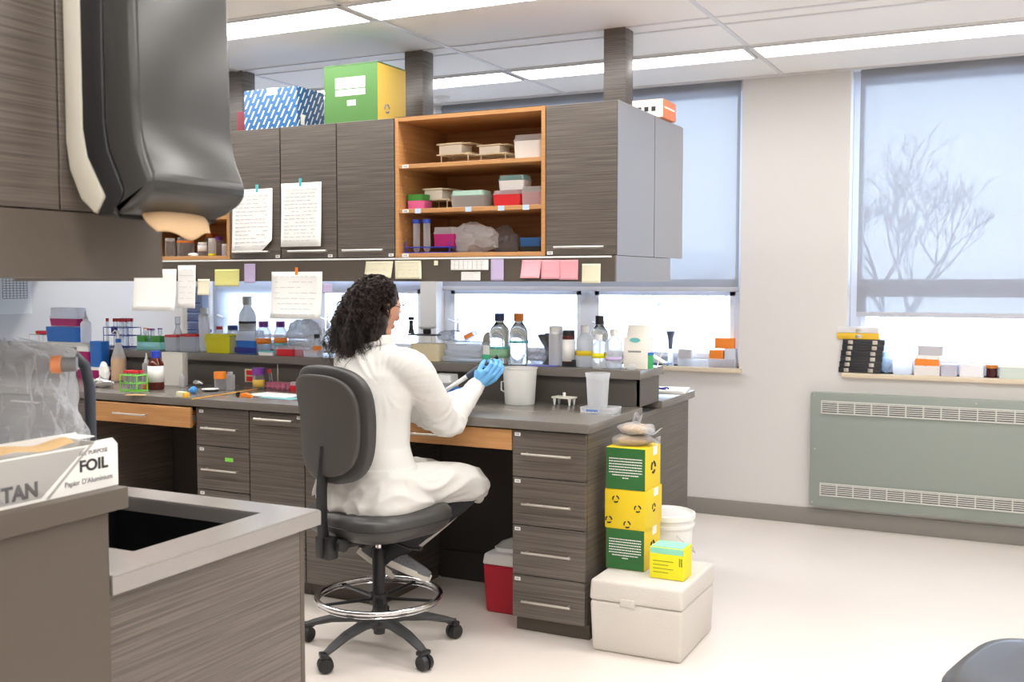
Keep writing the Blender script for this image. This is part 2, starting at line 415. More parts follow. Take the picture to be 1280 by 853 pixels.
# outside
SNOW = mat('snowy_ground', rgb(235, 238, 245), .9)
struct(MB().box(-90, 70, 9, 160, -5.2, -5), 'ground', SNOW, smooth=False)
BARK = mat('winter_bark', rgb(150, 150, 160), .9)
def tree(loc, H, label, seed, spread=.55, levels=6):
    rnd = random.Random(seed); b = MB()
    def grow(p, d, L, r, lv):
        pts = [p]; q = p.copy(); dd = d.copy()
        for k in range(3):
            dd = (dd + Vector((rnd.uniform(-.13, .13), rnd.uniform(-.13, .13), rnd.uniform(-.04, .1)))).normalized()
            q = q + dd*(L/3); pts.append(q.copy())
        b.tube(pts, [max(q_, .011) for q_ in (r, r*.88, r*.76, r*.64)], 5 if lv > 2 else 3, cap=False)
        if lv == 0: return
        for k in range(3 if lv > 2 else 4):
            s = rnd.uniform(.45, 1); i = min(2, int(s*3)); bp = pts[i].lerp(pts[i+1], s*3-i) if s < 1 else pts[-1]
            nd = (dd + Vector((rnd.uniform(-1, 1), rnd.uniform(-1, 1), rnd.uniform(-.2, .8)))*spread*1.5).normalized()
            grow(bp if k else pts[-1], nd, L*rnd.uniform(.62, .8), r*.6, lv-1)
    grow(Vector((0, 0, 0)), Vector((0, 0, 1)), H*.29, H*.017, levels)
    return tag(put(b.out('bare_tree', BARK), loc), label, 'tree')
p = at(1104, 300, y=40)
tree((p.x, 40, -5), 13.2, 'bare winter tree outside, seen through the right blind', 5, spread=.55, levels=6)
p = at(915, 340, y=46)
tree((p.x-2, 46, -5), 9.5, 'smaller bare tree far outside, by the edge of the wall pier', 9, levels=5)
BLD = mat('distant_wall', rgb(236, 238, 244), .9)
t = thing('distant_building', 'pale block building far outside, low behind the blinds', 'building', (-24, 75, -5))
MB().box(-14, 3, -5, 5, 0, 8.5).box(-6, -2, -3, 3, 8.5, 11).out('wall', BLD, t, smooth=False)
b = MB()
FG = mat('far_glass', rgb(215, 222, 235), .5)
for k in range(7):
    for j in range(3): MB().box(-13+2.2*k, -12+2.2*k, -5.08, -4.98, 1.2+2.5*j, 2.6+2.5*j).out('window', FG, t, smooth=False)

# ---------------------------------------------------------------- cabinet builders
def handle(parent, cx, y, cz, L=.22, axis='x'):
    b = MB(); r = .0052
    b.tube([(cx-L/2, y-.028, cz), (cx+L/2, y-.028, cz)], r, 10)
    for s in (-1, 1): b.tube([(cx+s*(L/2-.015), y, cz), (cx+s*(L/2-.015), y-.028, cz)], .004, 8)
    return b.out('handle', STEEL, parent)
def sticker(parent, x, y, z, w=.026, h=.014, m=None, name='number_label'):
    o = MB().box(x-w/2, x+w/2, y-.0012, y, z-h/2, z+h/2).out(name, m or WHITE, parent, smooth=False)
    if not m:
        b = MB()
        for k in range(4): b.box(x-w*.3+k*w*.16, x-w*.3+k*w*.16+w*.09, y-.0016, y-.0012, z-h*.22, z+h*.22)
        b.out('digits', INK, o, smooth=False)
    return o
def front(parent, kind, x0, x1, z0, z1, yf, m=LAM, hz=None, lab=None, hx=None, hl=.22):
    g = .002
    d = MB().box(x0+g, x1-g, yf, yf+.018, z0+g, z1-g, .0012, 1).out(kind, m, parent, smooth=False)
    if hz is not None: handle(d, hx if hx is not None else (x0+x1)/2, yf, hz, min(hl, (x1-x0)*.7))
    if lab: sticker(d, lab[0], yf, lab[1])
    return d

# ---------------------------------------------------------------- island base
YA = 3.86                                   # drawer fronts
def base_cab(name, label, cat, x0, x1, fronts, y1=4.44, side=None):
    t = thing(name, label, cat, ((x0+x1)/2, (YA+y1)/2, 0)); ox, oy = -(x0+x1)/2, -(YA+y1)/2
    MB().box(x0+ox, x1+ox, YA+.019+oy, y1+oy, .065, .857).out('carcass', side or LAM, t, smooth=False)
    MB().box(x0+.0+ox, x1-.0+ox, YA+.045+oy, y1-.02+oy, 0, .065).out('kick_board', LAM_P, t, smooth=False)
    for kind, a, c, z0, z1, hz, lab in fronts:
        lb = (lab[0]+ox, lab[1]) if lab else None
        front(t, kind, a+ox, c+ox, z0, z1, YA+oy, hz=hz, lab=lb)
    return t
zs = [.852, .657, .457, .247, .066]
base_cab('drawer_cabinet', 'dark four drawer cabinet at the open right end of the bench', 'cabinet', -1.915, -1.585,
         [('drawer', -1.915, -1.585, zs[i+1], zs[i], (.757, .55, .347, .143)[i], (-1.89, zs[i]-.018)) for i in range(4)], y1=4.44)
zl = [.852, .667, .452, .245, .066]
t = base_cab('drawer_cabinet', 'dark drawer cabinet with a neon green tag, beside the left knee space', 'cabinet', -3.635, -3.306,
         [('drawer', -3.635, -3.306, zl[i+1], zl[i], (.757, .556, .35, .15)[i], (-3.60, zl[i]-.018)) for i in range(4)])
sticker(t, -3.43+(3.635+3.306)/2, YA-(YA+4.44)/2, .608, .05, .018, NEON, 'green_tag')
base_cab('base_cabinet', 'dark cabinet with one tall door, left of the black stool', 'cabinet', -3.304, -2.982,
         [('door', -3.304, -2.982, .066, .852, .82, (-3.01, .835))])
base_cab('base_cabinet', 'dark base cabinet hidden behind the stool and seated person', 'cabinet', -2.98, -2.60,
         [('door', -2.98, -2.60, .066, .852, .82, None)])
base_cab('base_cabinet', 'dark base cabinet left of the left knee space, near the side wall', 'cabinet', -6.12, -4.36,
         [('door', -6.12, -5.25, .066, .852, .82, None), ('door', -5.25, -4.36, .066, .852, .82, None)])
def pencil(x0, x1, zt, zb, yf, label, hx):
    t = thing('pencil_drawer', label, 'drawer', ((x0+x1)/2, yf, zb)); w = x1-x0; h = zt-zb
    f = MB().box(-w/2, w/2, 0, .019, 0, h, .0015, 1).out('drawer_front', WOOD, t, smooth=False)
    handle(f, hx-(x0+x1)/2, 0, h*.5, .22)
    b = MB().box(-w/2+.02, -w/2+.032, .019, .45, .008, h-.02).box(w/2-.032, w/2-.02, .019, .45, .008, h-.02).box(-w/2+.02, w/2-.02, .438, .45, .008, h-.02).box(-w/2+.02, w/2-.02, .019, .45, .004, .012)
    b.out('drawer_box', WOOD, t, smooth=False)
    for s in (-1, 1): MB().box(s*(w/2-.01)-.006, s*(w/2-.01)+.006, .03, .44, .03, .06).out('slide_rail', STEEL, t, smooth=False)
pencil(-2.585, -1.918, .85, .765, YA, 'honey coloured shallow wooden drawer over the right knee space, by the person', -2.29)
pencil(-4.335, -3.645, .85, .752, YA-.03, 'honey coloured shallow wooden drawer pulled slightly open at the left', -4.02)
t = thing('knee_space_panel', 'dark back panel and rails behind the knee spaces of the bench', 'panel', (-3.9, 4.445, 0))
MB().box(-2.22, 2.3, 0, .012, 0, .855).out('board', LAM_IN, t, smooth=False)
MB().box(-.455, .255, -.012, 0, .0, .14).out('rail', LAM_IN, t, smooth=False)
MB().box(1.305, 1.98, -.012, 0, 0, .14).out('rail', LAM_IN, t, smooth=False)
# back half of the island base with the end panel
t = thing('base_cabinet', 'rear row of base cabinets on the window side of the bench, end panel showing', 'cabinet', (-3.85, 4.85, 0))
MB().box(-2.27, 2.25, -.385, .39, .065, .857).out('carcass', LAM_P, t, smooth=False)
MB().box(2.25, 2.265, -.39, .40, 0, .857, .001, 1).out('end_panel', LAM, t, smooth=False)
MB().box(-2.27, 2.2, -.385, .34, 0, .065).out('kick_board', LAM_P, t, smooth=False)
for k in range(6): front(t, 'door', -2.27+k*.753, -2.27+(k+1)*.753, .07, .85, .391)
# worktops and raised shelf
def slab(name, label, x0, x1, y0, y1, z0, z1, m=TOP, cat='worktop'):
    o = MB().box(0, x1-x0, 0, y1-y0, 0, z1-z0, .003).out(name, m); put(o, (x0, y0, z0)); return tag(o, label, cat)
slab('worktop', 'long dark grey worktop where the person works', XL+.005, -1.565, 3.84, 4.478, .858, .895)
slab('worktop', 'rear dark worktop on the window side of the bench', XL+.005, -1.565, 4.76, 5.30, .858, .895)
t = thing('reagent_shelf', 'raised dark shelf running along the middle of the bench, crowded with bottles', 'shelf', (XL+.005, 4.445, .895))
Wd = -1.565-XL-.005
MB().box(0, Wd, 0, .325, .127, .168, .003).out('shelf_board', TOP, t)
MB().box(0, Wd-.015, .035, .05, 0, .127).out('riser_panel', mat('riser', rgb(84, 78, 73), .45), t, smooth=False)
MB().box(0, Wd-.015, .27, .285, 0, .127).out('rear_panel', mat('riser', rgb(84, 78, 73), .45), t, smooth=False)
MB().box(Wd-.03, Wd-.012, .035, .30, 0, .127, .001, 1).out('end_panel', LAM_P, t, smooth=False)
def outlet(px, py, label):
    p = at(px, py, y=4.479)
    t = thing('power_outlet', label, 'outlet', (p.x, 4.479, p.z-.035))
    MB().box(-.035, .035, -.006, 0, 0, .072, .002).out('plate', PEACH, t)
    for s in (-1, 1):
        MB().box(-.02, .02, -.009, -.006, .036+s*.017-.013, .036+s*.017+.013, .004).out('socket', RED, t)
outlet(313, 470, 'red emergency socket on a cream plate, in the bench riser at left')
outlet(655, 478, 'pale socket plate on the riser behind the big white tumbler')

# ---------------------------------------------------------------- wall cupboards over the island
YU, ZU0, ZU1 = 4.18, 1.575, 2.225
def upper(label, x0, x1, doors, y0=YU, y1=4.655, m=LAM, name='wall_cupboard', back=False):
    t = thing(name, label, 'cupboard', ((x0+x1)/2, y0, ZU0)); ox = -(x0+x1)/2; H = ZU1-ZU0
    if back: MB().box(x0+ox, x1+ox, 0, y1-y0-.019, 0, H, .001, 1).out('carcass', m, t, smooth=False)
    else: MB().box(x0+ox, x1+ox, .019, y1-y0, 0, H, .001, 1).out('carcass', m, t, smooth=False)
    for a, c, hx, lx in doors:
        if back: front(t, 'door', a+ox, c+ox, 0, H, y1-y0-.018)
        else: front(t, 'door', a+ox, c+ox, 0, H, 0, hz=.035, hx=hx+ox, lab=(lx+ox, .012) if lx else None, hl=.23)
    return t
upper('single dark cupboard at the right end above the bench, beside the open shelves', -1.912, -1.58, [(-1.912, -1.58, -1.745, -1.89)])
MB().box(.1655, .1685, .0, .475, 0, .65, .0008, 1).out('end_panel', PANEL, bpy.data.objects['wall_cupboard'], smooth=False)
upper('dark wall cupboard under the green and yellow carton, nothing taped on its door', -3.018, -2.69, [(-3.018, -2.69, -2.855, -2.71)])
upper('dark wall cupboard with a printed sheet taped on it, middle of three', -3.357, -3.02, [(-3.357, -3.02, -3.18, -3.06)])
upper('dark wall cupboard with a curled sheet taped on it, next to the towel dispenser', -3.684, -3.36, [(-3.684, -3.36, -3.53, -3.38)])
upper('dark double wall cupboard near the side wall, mostly behind the dispenser', -6.1, -4.46, [(-6.1, -5.28, -5.6, None), (-5.28, -4.46, -4.9, None)])
upper('rear row of wall cupboards facing the windows, bluish in the daylight', -6.1, -1.58, [(-6.1+k*.753, -6.1+(k+1)*.753, 0, None) for k in range(6)], 4.66, 5.09, m=LAM, back=True)
RC = [o_ for o_ in bpy.data.objects if o_.name.startswith('wall_cupboard') and 'rear row' in o_.get('label', '')][0]
MB().box(2.2605, 2.2635, .0, .43, 0, .65, .0008, 1).out('end_panel', PANEL, RC, smooth=False)
def open_unit(label, x0, x1, shelves):
    t = thing('open_shelf_unit', label, 'shelf', ((x0+x1)/2, YU, ZU0)); h = (x1-x0)/2; H = ZU1-ZU0
    MB().box(-h, -h+.019, 0, .47, 0, H, .001, 1).box(h-.019, h, 0, .47, 0, H, .001, 1).box(-h+.019, h-.019, 0, .47, H-.019, H-.001).out('frame', WOOD, t, smooth=False)
    MB().box(-h, h, 0, .47, H+.0002, H+.002).out('bounce_cover', LAM_P, t, smooth=False)  # unseen grey cover, added to keep orange wood bounce off the ceiling
    MB().box(-h+.019, h-.019, .455, .47, 0, H-.019).out('back_board', WOOD, t, smooth=False)
    for i, z in enumerate(shelves):
        o = MB().box(-h+.019, h-.019, .004 if z > ZU0+.03 else 0, .455, z-ZU0-.019, z-ZU0, .001, 1).out('shelf_board', WOOD, t, smooth=False)
        sticker(o, -h+.055, .004 if z > ZU0+.03 else 0, z-ZU0-.0095, .034, .014)
    b = MB()
    for k in range(14): b.box(-h+.0191, -h+.0215, .06, .066, .04+k*.042, .048+k*.042)
    b.out('pin_strip', STEEL, t, smooth=False)
    return t
SH = [ZU0+.019, 1.800, 2.007]
op = open_unit('honey wood open shelves holding racks and plastic boxes above the bench', -2.686, -1.914, SH)
op2 = open_unit('honey wood open shelf with glassware, partly behind the paper towel', -4.456, -3.688, SH)
for k, (px, py) in enumerate(((585, 262), (640, 259), (708-40, 257))):
    pass
o = MB()
RW = thing('cable_raceway', 'dark raceway box under the wall cupboards, covered in pinned notes', 'raceway', (-5.3, 4.172, 1.463))
MB().box(0, 3.715, 0, .015, 0, .110).box(0, 3.715, .72, .735, 0, .110).box(0, 3.715, .015, .72, 0, .012).out('body', LAM_P, RW, smooth=False)
MB().box(3.715, 3.722, 0, .735, 0, .110, .001, 1).out('end_cap', PANEL, RW, smooth=False)
MB().box(.02, 3.7, -.006, .0, .102, .110).out('light_strip', WHITE, RW, smooth=False)
for k, x in enumerate((-1.855, -3.0, -4.23)):
    o = MB().box(-.056, .056, -.056, .056, 0, ZC-ZU1-.002, .002).out('support_post', LAM)
    put(o, (x, 4.915, ZU1+.001)); tag(o, ['dark post from cupboard top to ceiling, nearest the window pier', 'dark post to the ceiling behind the green and yellow carton', 'dark post to the ceiling beside the blue patterned carton'][k], 'post')

# ---------------------------------------------------------------- sink bench in front
t = thing('worktop', 'grey sink worktop in the left foreground with a square basin cut-out', 'worktop', (-1.585, 2.115, .857))
def slabh(x0, x1, y0, y1, hx0, hx1, hy0, hy1, z0, z1):
    b = MB()
    return b.box(x0, hx0, y0, y1, z0, z1).box(hx1, x1, y0, y1, z0, z1).box(hx0, hx1, y0, hy0, z0, z1).box(hx0, hx1, hy1, y1, z0, z1)
b = MB(); bm = b.b      # slab with a real opening
X0, X1, Y0, Y1 = -4.5, 0, -.665, 0; hx0, hx1, hy0, hy1 = -.60, -.112, -.505, -.10
def ringf(z): return [bm.verts.new((x, y, z)) for x, y in ((X0, Y0), (X1, Y0), (X1, Y1), (X0, Y1))], [bm.verts.new((x, y, z)) for x, y in ((hx0, hy0), (hx1, hy0), (hx1, hy1), (hx0, hy1))]
o1, i1 = ringf(0); o2, i2 = ringf(.038)
for k in range(4):
    j = (k+1) % 4
    bm.faces.new((o2[k], o2[j], i2[j], i2[k])); bm.faces.new((o1[j], o1[k], i1[k], i1[j]))
    bm.faces.new((o1[k], o1[j], o2[j], o2[k])); bm.faces.new((i1[j], i1[k], i2[k], i2[j]))
bmesh.ops.bevel(bm, geom=[e for e in bm.edges if abs(e.verts[0].co.z-e.verts[1].co.z) < 1e-6 and e.verts[0].co.z > .03 and ((e.verts[0] in o2) == (e.verts[1] in o2))], offset=.003, segments=2, affect='EDGES')
b.out('slab', TOPF, t)
tb = thing('sink_basin', 'black square sink basin set in the foreground worktop', 'sink', (-1.585+(hx0+hx1)/2, 2.115+(hy0+hy1)/2, .62))
hw, hd = (hx1-hx0)/2+.006, (hy1-hy0)/2+.006
BAS = mat('black_resin', rgb(26, 26, 28), .3)
MB().box(-hw-.01, -hw, -hd-.01, hd+.01, 0, .236).box(hw, hw+.01, -hd-.01, hd+.01, 0, .236).box(-hw, hw, -hd-.01, -hd, 0, .236).box(-hw, hw, hd, hd+.01, 0, .236).box(-hw, hw, -hd, hd, 0, .012).out('basin', BAS, tb, smooth=False)
MB().lathe([(0, .014), (.03, .014), (.034, .012)], (0, 0, 0)).out('drain', STEEL, tb)
# base below, in two materials as built: smooth riser end, grained cabinet end
t = thing('base_cabinet', 'grained grey sink cabinet end in the left foreground', 'cabinet', (-1.60, 1.78, 0))
MB().box(-4.4, -.014, -.32, .262, .065, .61).box(-4.4, -.66, -.32, .262, .61, .856).box(-.05, -.014, -.32, .262, .61, .856).out('carcass', LAM_P, t, smooth=False)
MB().box(-.014, 0, -.325, .268, 0, .857, .001, 1).out('end_panel', LAM, t, smooth=False)
MB().box(-.02, -.0, .269, .285, .0, .857, .001, 1).out('corner_trim', LAM_P, t, smooth=False)
for k in range(5): front(t, 'door', -4.4+k*.876, -4.4+(k+1)*.876, .07, .85, .2625)
t = thing('end_panel', 'plain brown grey panel in the foreground under the foil carton', 'panel', (-1.588, 1.305, 0))
MB().box(-4.4, .0, -.17, .142, 0, 1.024, .002, 1).out('board', LAM_P, t, smooth=False)
MB().box(-4.4, .015, -.19, .178, 1.025, 1.067, .003).out('cap_shelf', LAM_P, t)

t = thing('wall_cupboard', 'dark grained cupboard at top left carrying the towel dispenser', 'cupboard', (-1.58, 1.345, 1.597))
MB().box(-4.3, 0, -.45, -.002, 0, 1.09, .001, 1).box(-4.3, 0, .002, .355, 0, 1.09, .001, 1).out('carcass', LAM, t, smooth=False)
for k in range(5): front(t, 'door', -4.3+k*.86, -4.3+(k+1)*.86, 0, 1.09, .356)
t = thing('cable_raceway', 'plain dark box under the foreground cupboard, behind the hanging towel', 'raceway', (-1.58, 1.265, 1.474))
MB().box(-4.3, -.004, -.3, .325, 0, .12, .001, 1).out('body', LAM_P, t, smooth=False)
MB().box(-.004, 0, -.3, .326, 0, .12).out('end_cap', LAM_P, t, smooth=False)

# towel dispenser
t = thing('towel_dispenser', 'smoky black paper towel dispenser on the foreground cupboard end', 'dispenser', (-1.579, 1.475, 1.56))
PLATE = mat('dispenser_backplate', rgb(196, 192, 178), .5)
COVER = mat('smoky_cover', rgb(54, 53, 52), .30, spec=.6)
W2 = .118
def layer(fr, bk, w, bev, name, m):
    poly = fr + bk[::-1]
    return MB().prism(poly, 1, -w, w, bev).out(name, m, t)
Z = lambda z: z-1.56
bk0 = [(0, Z(2.02)), (0, Z(1.72)), (.008, Z(1.67)), (.035, Z(1.615)), (.07, Z(1.588))]
bk1 = [(.045, Z(2.02)), (.045, Z(1.74)), (.055, Z(1.69)), (.085, Z(1.64)), (.098, Z(1.618)), (.082, Z(1.596))]
bk2 = [(.10, Z(2.025)), (.10, Z(1.75)), (.108, Z(1.70)), (.13, Z(1.655)), (.145, Z(1.625)), (.12, Z(1.585))]
layer(bk1, bk0, W2, .006, 'back_plate', PLATE)
layer([p for p in bk2], bk1[:-1]+[(.075, Z(1.585))], W2+.001, .005, 'side_shell', BLACK)
fr = [(.178, Z(2.03)), (.182, Z(1.80)), (.184, Z(1.74)), (.192, Z(1.70)), (.206, Z(1.668)), (.216, Z(1.645)), (.214, Z(1.628)), (.20, Z(1.612)), (.165, Z(1.594)), (.125, Z(1.583))]
layer(fr, bk2[:-1]+[(.12, Z(1.59))], W2+.006, .014, 'cover', COVER)
b = MB()
for k, (a, c) in enumerate(((0, .04), (.008, .034), (.012, .03), (0, .02))): b.box(.1830, .1836, -.075+a, -.075+c, Z(1.728)-k*.008, Z(1.732)-k*.008)
b.out('embossed_mark', mat('mark', rgb(170, 168, 164), .5), t, smooth=False)
def tw(u, v):      # towel hanging out of the slot: a curved sheet, curling under
    y = -.085+.160*u; c_ = (u-.5)*2
    return (.13+.045*v+.02*(1-c_*c_)*math.sin(v*2.6), y*(1-.12*v*v)+.004*math.sin(v*7+u*4), Z(1.612)-(.056+.008*(1-c_*c_)-.005*math.sin(u*9))*v+.010*(1-c_*c_)*(1-v))
o = MB().grid(tw, 24, 10).out('paper_towel', TAN, t)
mod(o, 'SOLIDIFY', thickness=.0012)
b = MB(); b.lathe([(0, -.1), (.05, -.1), (.05, .1), (0, .1)], n=28, M=XF((.12, 0, Z(1.66)), 0, R(90))); b.out('towel_roll', TAN, t)
# ---------------------------------------------------------------- item builders
LZ, CZ = 1.0635, .8955                       # top of raised shelf, top of worktop
def sz(pl, pr, pt, y, zb, turn=True):
    "centre x, width and height of a thing seen between two photo columns, standing at depth y on height zb"
    a = at(pl, pt, y=y); c = at(pr, pt, y=y); xc = (a.x+c.x)/2
    wd = c.x-a.x
    if turn: wd *= math.cos(math.atan(abs(xc)/y))
    return xc, wd, at((pl+pr)/2, pt, y=y).z-zb
def band(parent, r, z0, z1, m, a0=-2.6, a1=.5, name='paper_label', n=14, marks=True):
    b = MB()
    def fn(u, v): a = a0+(a1-a0)*u; return (r*math.cos(a), r*math.sin(a), z0+(z1-z0)*v)
    o = b.grid(fn, n, 1).out(name, m, parent)
    mod(o, 'SOLIDIFY', thickness=.0005, offset=1)
    return o
def bottle(name, label, pl, pr, pt, y, zb=LZ, body=CLEAR, cap=WHITE, kind='wide', lab=None, liquid=None, fill=.5, group=None, cat='bottle', xy=None, capz=.86, neck=.42, w=None, h=None):
    if xy is None: xc, w_, h_ = sz(pl, pr, pt, y, zb); w = w or w_; h = h or h_
    else: xc, y = xy
    r = w/2; t = thing(name, label, cat, (xc, y, zb), group=group)
    zc = h*capz
    if kind == 'wide':   prof = [(0, .001), (r*.92, .001), (r, .006), (r, h*.62), (r*.9, h*.70), (r*neck*1.15, h*.80), (r*neck, h*.82), (r*neck, zc)]
    elif kind == 'straight': prof = [(0, .001), (r*.94, .001), (r, .005), (r, h*.80), (r*.94, h*.84), (r*neck, h*.86), (r*neck, zc)]
    elif kind == 'cone': prof = [(0, .001), (r*.94, .001), (r, .006), (r*.96, h*.12), (r*neck, h*.66), (r*neck, zc)]
    elif kind == 'tall': prof = [(0, .001), (r*.92, .001), (r, .005), (r, h*.68), (r*.8, h*.74), (r*neck, h*.78), (r*neck, zc)]
    MB().lathe(prof, n=24).out('body', body, t)
    if liquid:
        zf = h*fill; rr = r*.94
        if kind == 'cone': rr2 = rr*(1-.55*(fill/.66)) if fill < .66 else rr*neck
        else: rr2 = rr
        MB().lathe([(0, .004), (rr, .004), (rr2, zf), (0, zf)], n=24).out('liquid', liquid, t)
    cr = r*neck*1.18
    b = MB().lathe([(0, zc-.001), (cr, zc-.001-(h-zc)*.2), (cr, h*.995), (cr*.92, h), (0, h)], n=20)
    b.out('cap', cap, t)
    if lab:
        for m_, a, c in (lab if isinstance(lab, list) else [lab]): band(t, r*1.012, h*a, h*c, m_)
    return t
def dropper(name, label, pl, pr, pt, y, zb, body=PEARL, tip=WHITE, xy=None, w=None, h=None, cat='bottle'):
    if xy is None: xc, w, h = sz(pl, pr, pt, y, zb)
    else: xc, y = xy
    t = thing(name, label, cat, (xc, y, zb)); r = w/2
    MB().lathe([(0, 0), (r*.95, 0), (r, .004), (r, h*.60), (r*.8, h*.655), (r*.5, h*.68), (0, h*.68)]).out('body', body, t)
    MB().lathe([(r*.55, h*.66), (r*.55, h*.76), (r*.3, h*.79), (r*.12, h), (0, h)]).out('spout', tip, t)
    return t
def crate(name, label, pl, pr, pt, y, zb, dep=.09, body=BLUE, lid=None, lidh=.3, group=None, cat='box', rz=0, xy=None, w=None, h=None, lower=None, lidname='lid', taper=.06, open_=False):
    if xy is None: xc, w, h = sz(pl, pr, pt, y, zb, False)
    else: xc, y = xy
    t = thing(name, label, cat, (xc, y+dep/2, zb), rz, group)
    hb = h*(1-lidh) if lid else h; k = 1-taper
    b = MB(); b.rings([((0, 0, 0), w/2*k, dep/2*k, .25), ((0, 0, hb), w/2, dep/2, .25)], 28)
    b.out('base', body, t, ang=50)
    if lid:
        b = MB(); b.rings([((0, 0, hb+.0005), w/2*1.03, dep/2*1.03, .25), ((0, 0, hb+h*lidh*.25), w/2*1.03, dep/2*1.03, .25), ((0, 0, hb+h*lidh*.3), w/2*.97, dep/2*.97, .25), ((0, 0, h), w/2*.93, dep/2*.93, .25)], 28)
        b.out(lidname, lid, t, ang=50)
    if lower: MB().box(-w/2*.98, w/2*.98, -dep/2*1.012, -dep/2*1.0, hb*.08, hb*.5, .002).out('ribbed_panel', lower, t)
    return t
def tube_thing(loc, r, h, cap, label, group, body=CLEAR, fill=None, name='test_tube'):
    t = thing(name, label, 'tube', loc, group=group)
    MB().lathe([(0, 0), (r*.6, r*.25), (r, r*1.1), (r, h*.9)], n=10).out('body', body, t)
    MB().lathe([(0, h*.88), (r*1.25, h*.88), (r*1.25, h), (0, h)], n=10).out('cap', cap, t)
    if fill: MB().lathe([(0, .001), (r*.55, r*.35), (r*.9, r*1.2), (r*.9, h*.45), (0, h*.45)], n=10).out('liquid', fill, t)
    return t
def wire_rack(name, label, loc, w, d, h, m, levels=(.02, .5, 1), nx=6, ny=2, wire=.0018, rz=0):
    t = thing(name, label, 'rack', loc, rz)
    for lv in levels:
        z = h*lv; b = MB()
        b.tube([(-w/2, -d/2, z), (w/2, -d/2, z), (w/2, d/2, z), (-w/2, d/2, z)], wire*1.2, 6, closed=True)
        for i in range(1, nx): b.tube([(-w/2+w*i/nx, -d/2, z), (-w/2+w*i/nx, d/2, z)], wire*.8, 5)
        for j in range(1, ny): b.tube([(-w/2, -d/2+d*j/ny, z), (w/2, -d/2+d*j/ny, z)], wire*.8, 5)
        b.out('wire_shelf', m, t)
    for sx in (-1, 1):
        for sy in (-1, 1): MB().tube([(sx*w/2, sy*d/2, 0), (sx*w/2, sy*d/2, h)], wire*1.3, 6).out('upright', m, t)
    return t

# ---------------------------------------------------------------- on the raised shelf, from the left wall
# stacked tip boxes
t = wire_rack('sample_rack', 'grey wire rack at the far left end of the raised shelf', (at(50, 430, y=4.55).x, 4.56, LZ), .09, .1, .07, STEEL, (.05, .95), 3)
crate('cap_box', 'small red box on the grey wire rack at the far left', 43, 60, 414, 4.53, LZ+.0712, .06, RED, RED, .3)
crate('tip_box', 'white tip box at the foot of the stack at the left end of the shelf', 56, 112, 428, 4.52, LZ-.0005, .11, WHITE, None)
zt = at(80, 427, y=4.52).z
crate('tip_box', 'blue tip box with a white tag, in the stack at the left end', 55, 98, 409, 4.52, LZ+.0275, .10, BLUE, None, h=None)
zz = at(76, 408, y=4.52).z+.001
crate('tip_box', 'clear lidded box of magenta tips, topmost of the stack at the left end', 60, 97, 385, 4.53, zz, .08, MAGENTA, FROST, .6)
dropper('dropper_bottle', 'white dropper bottle beside the stacked blue and magenta boxes', 100, 114, 389, 4.53, LZ+.029, PEARL)
# things hung in front of the riser on the worktop at left
crate('tip_box', 'upright blue tip box between magenta boxes at the left', 111, 126, 427, 4.345, CZ+.052, .07, BLUE)
crate('tip_box', 'magenta tip box under a white lid beside the upright blue box', 94, 110, 434, 4.345, CZ+.052, .07, MAGENTA, WHITE, .2)
crate('tip_box', 'low magenta and white box on the worktop below the upright blue box', 94, 126, 459, 4.33, CZ, .09, MAGENTA, WHITE, .25)

RK = wire_rack('tube_rack', 'tall blue wire rack with red capped tubes behind the wash bottle', (at(150, 440, y=4.56).x, 4.58, LZ), .20, .10, .125, NAVY, (.05, .6, .98), 8, 3)
rx, ry = RK.location.x, RK.location.y
for i, (dx, dy) in enumerate([(-.088, -.03), (-.03, -.03), (-.005, -.03), (.02, -.03), (.045, -.03), (.07, -.03), (-.018, .02), (.008, .02), (.033, .02), (.058, .02)]):
    tube_thing((rx+dx, ry+dy, LZ+.012), .0075, .165, RED, ('clear red capped test tube in the tall blue wire rack, %s row of the bunch' % ('front' if i < 6 else 'back')) if i else 'lone clear red capped tube at the left corner of the tall blue wire rack', 'red capped tubes in the blue rack')
for i, dx in enumerate((.0, .022)):
    tube_thing((rx-.01+dx, ry-.06, LZ+.085), .011, .042, NAVY, 'small dark blue vial at the front of the blue wire rack, %s one' % ['left', 'right'][i], 'blue vials on the wire rack', body=NAVY, name='vial')
# green racks
gx_ = at(186, 425, y=4.52).x
t = thing('tube_rack', 'green topped clear rack with purple and red capped tubes, beside the blue rack', 'rack', (gx_, 4.55, LZ))
MB().box(-.095, -.03, -.03, .03, .045, .08, .003).box(.015, .085, -.03, .03, .045, .08, .003).out('tube_block', LGREEN, t)
MB().box(-.095, .085, -.032, .032, 0, .045, .003).out('base', clear('teal_clear', (.6, .9, .85), .3), t)
for i, (dx, m_, nm) in enumerate(((-.055, ORANGE, 'orange'), (-.02, RED, 'red'), (.0, PURPLE, 'purple'), (.06, PURPLE, 'purple'))):
    tube_thing((gx_+dx, 4.55-.001, LZ+.0805 if dx in (-.055, .06) else LZ+.047), .012, .045 if dx in (-.055, .06) else .075, m_,
               ['clear tube with orange cap on the green topped rack', 'clear tube with red cap in the gap of the green topped rack', 'clear tube with purple cap beside the red capped one', 'wide clear tube with purple cap at the right end of the green topped rack'][i], None, name='sample_tube')
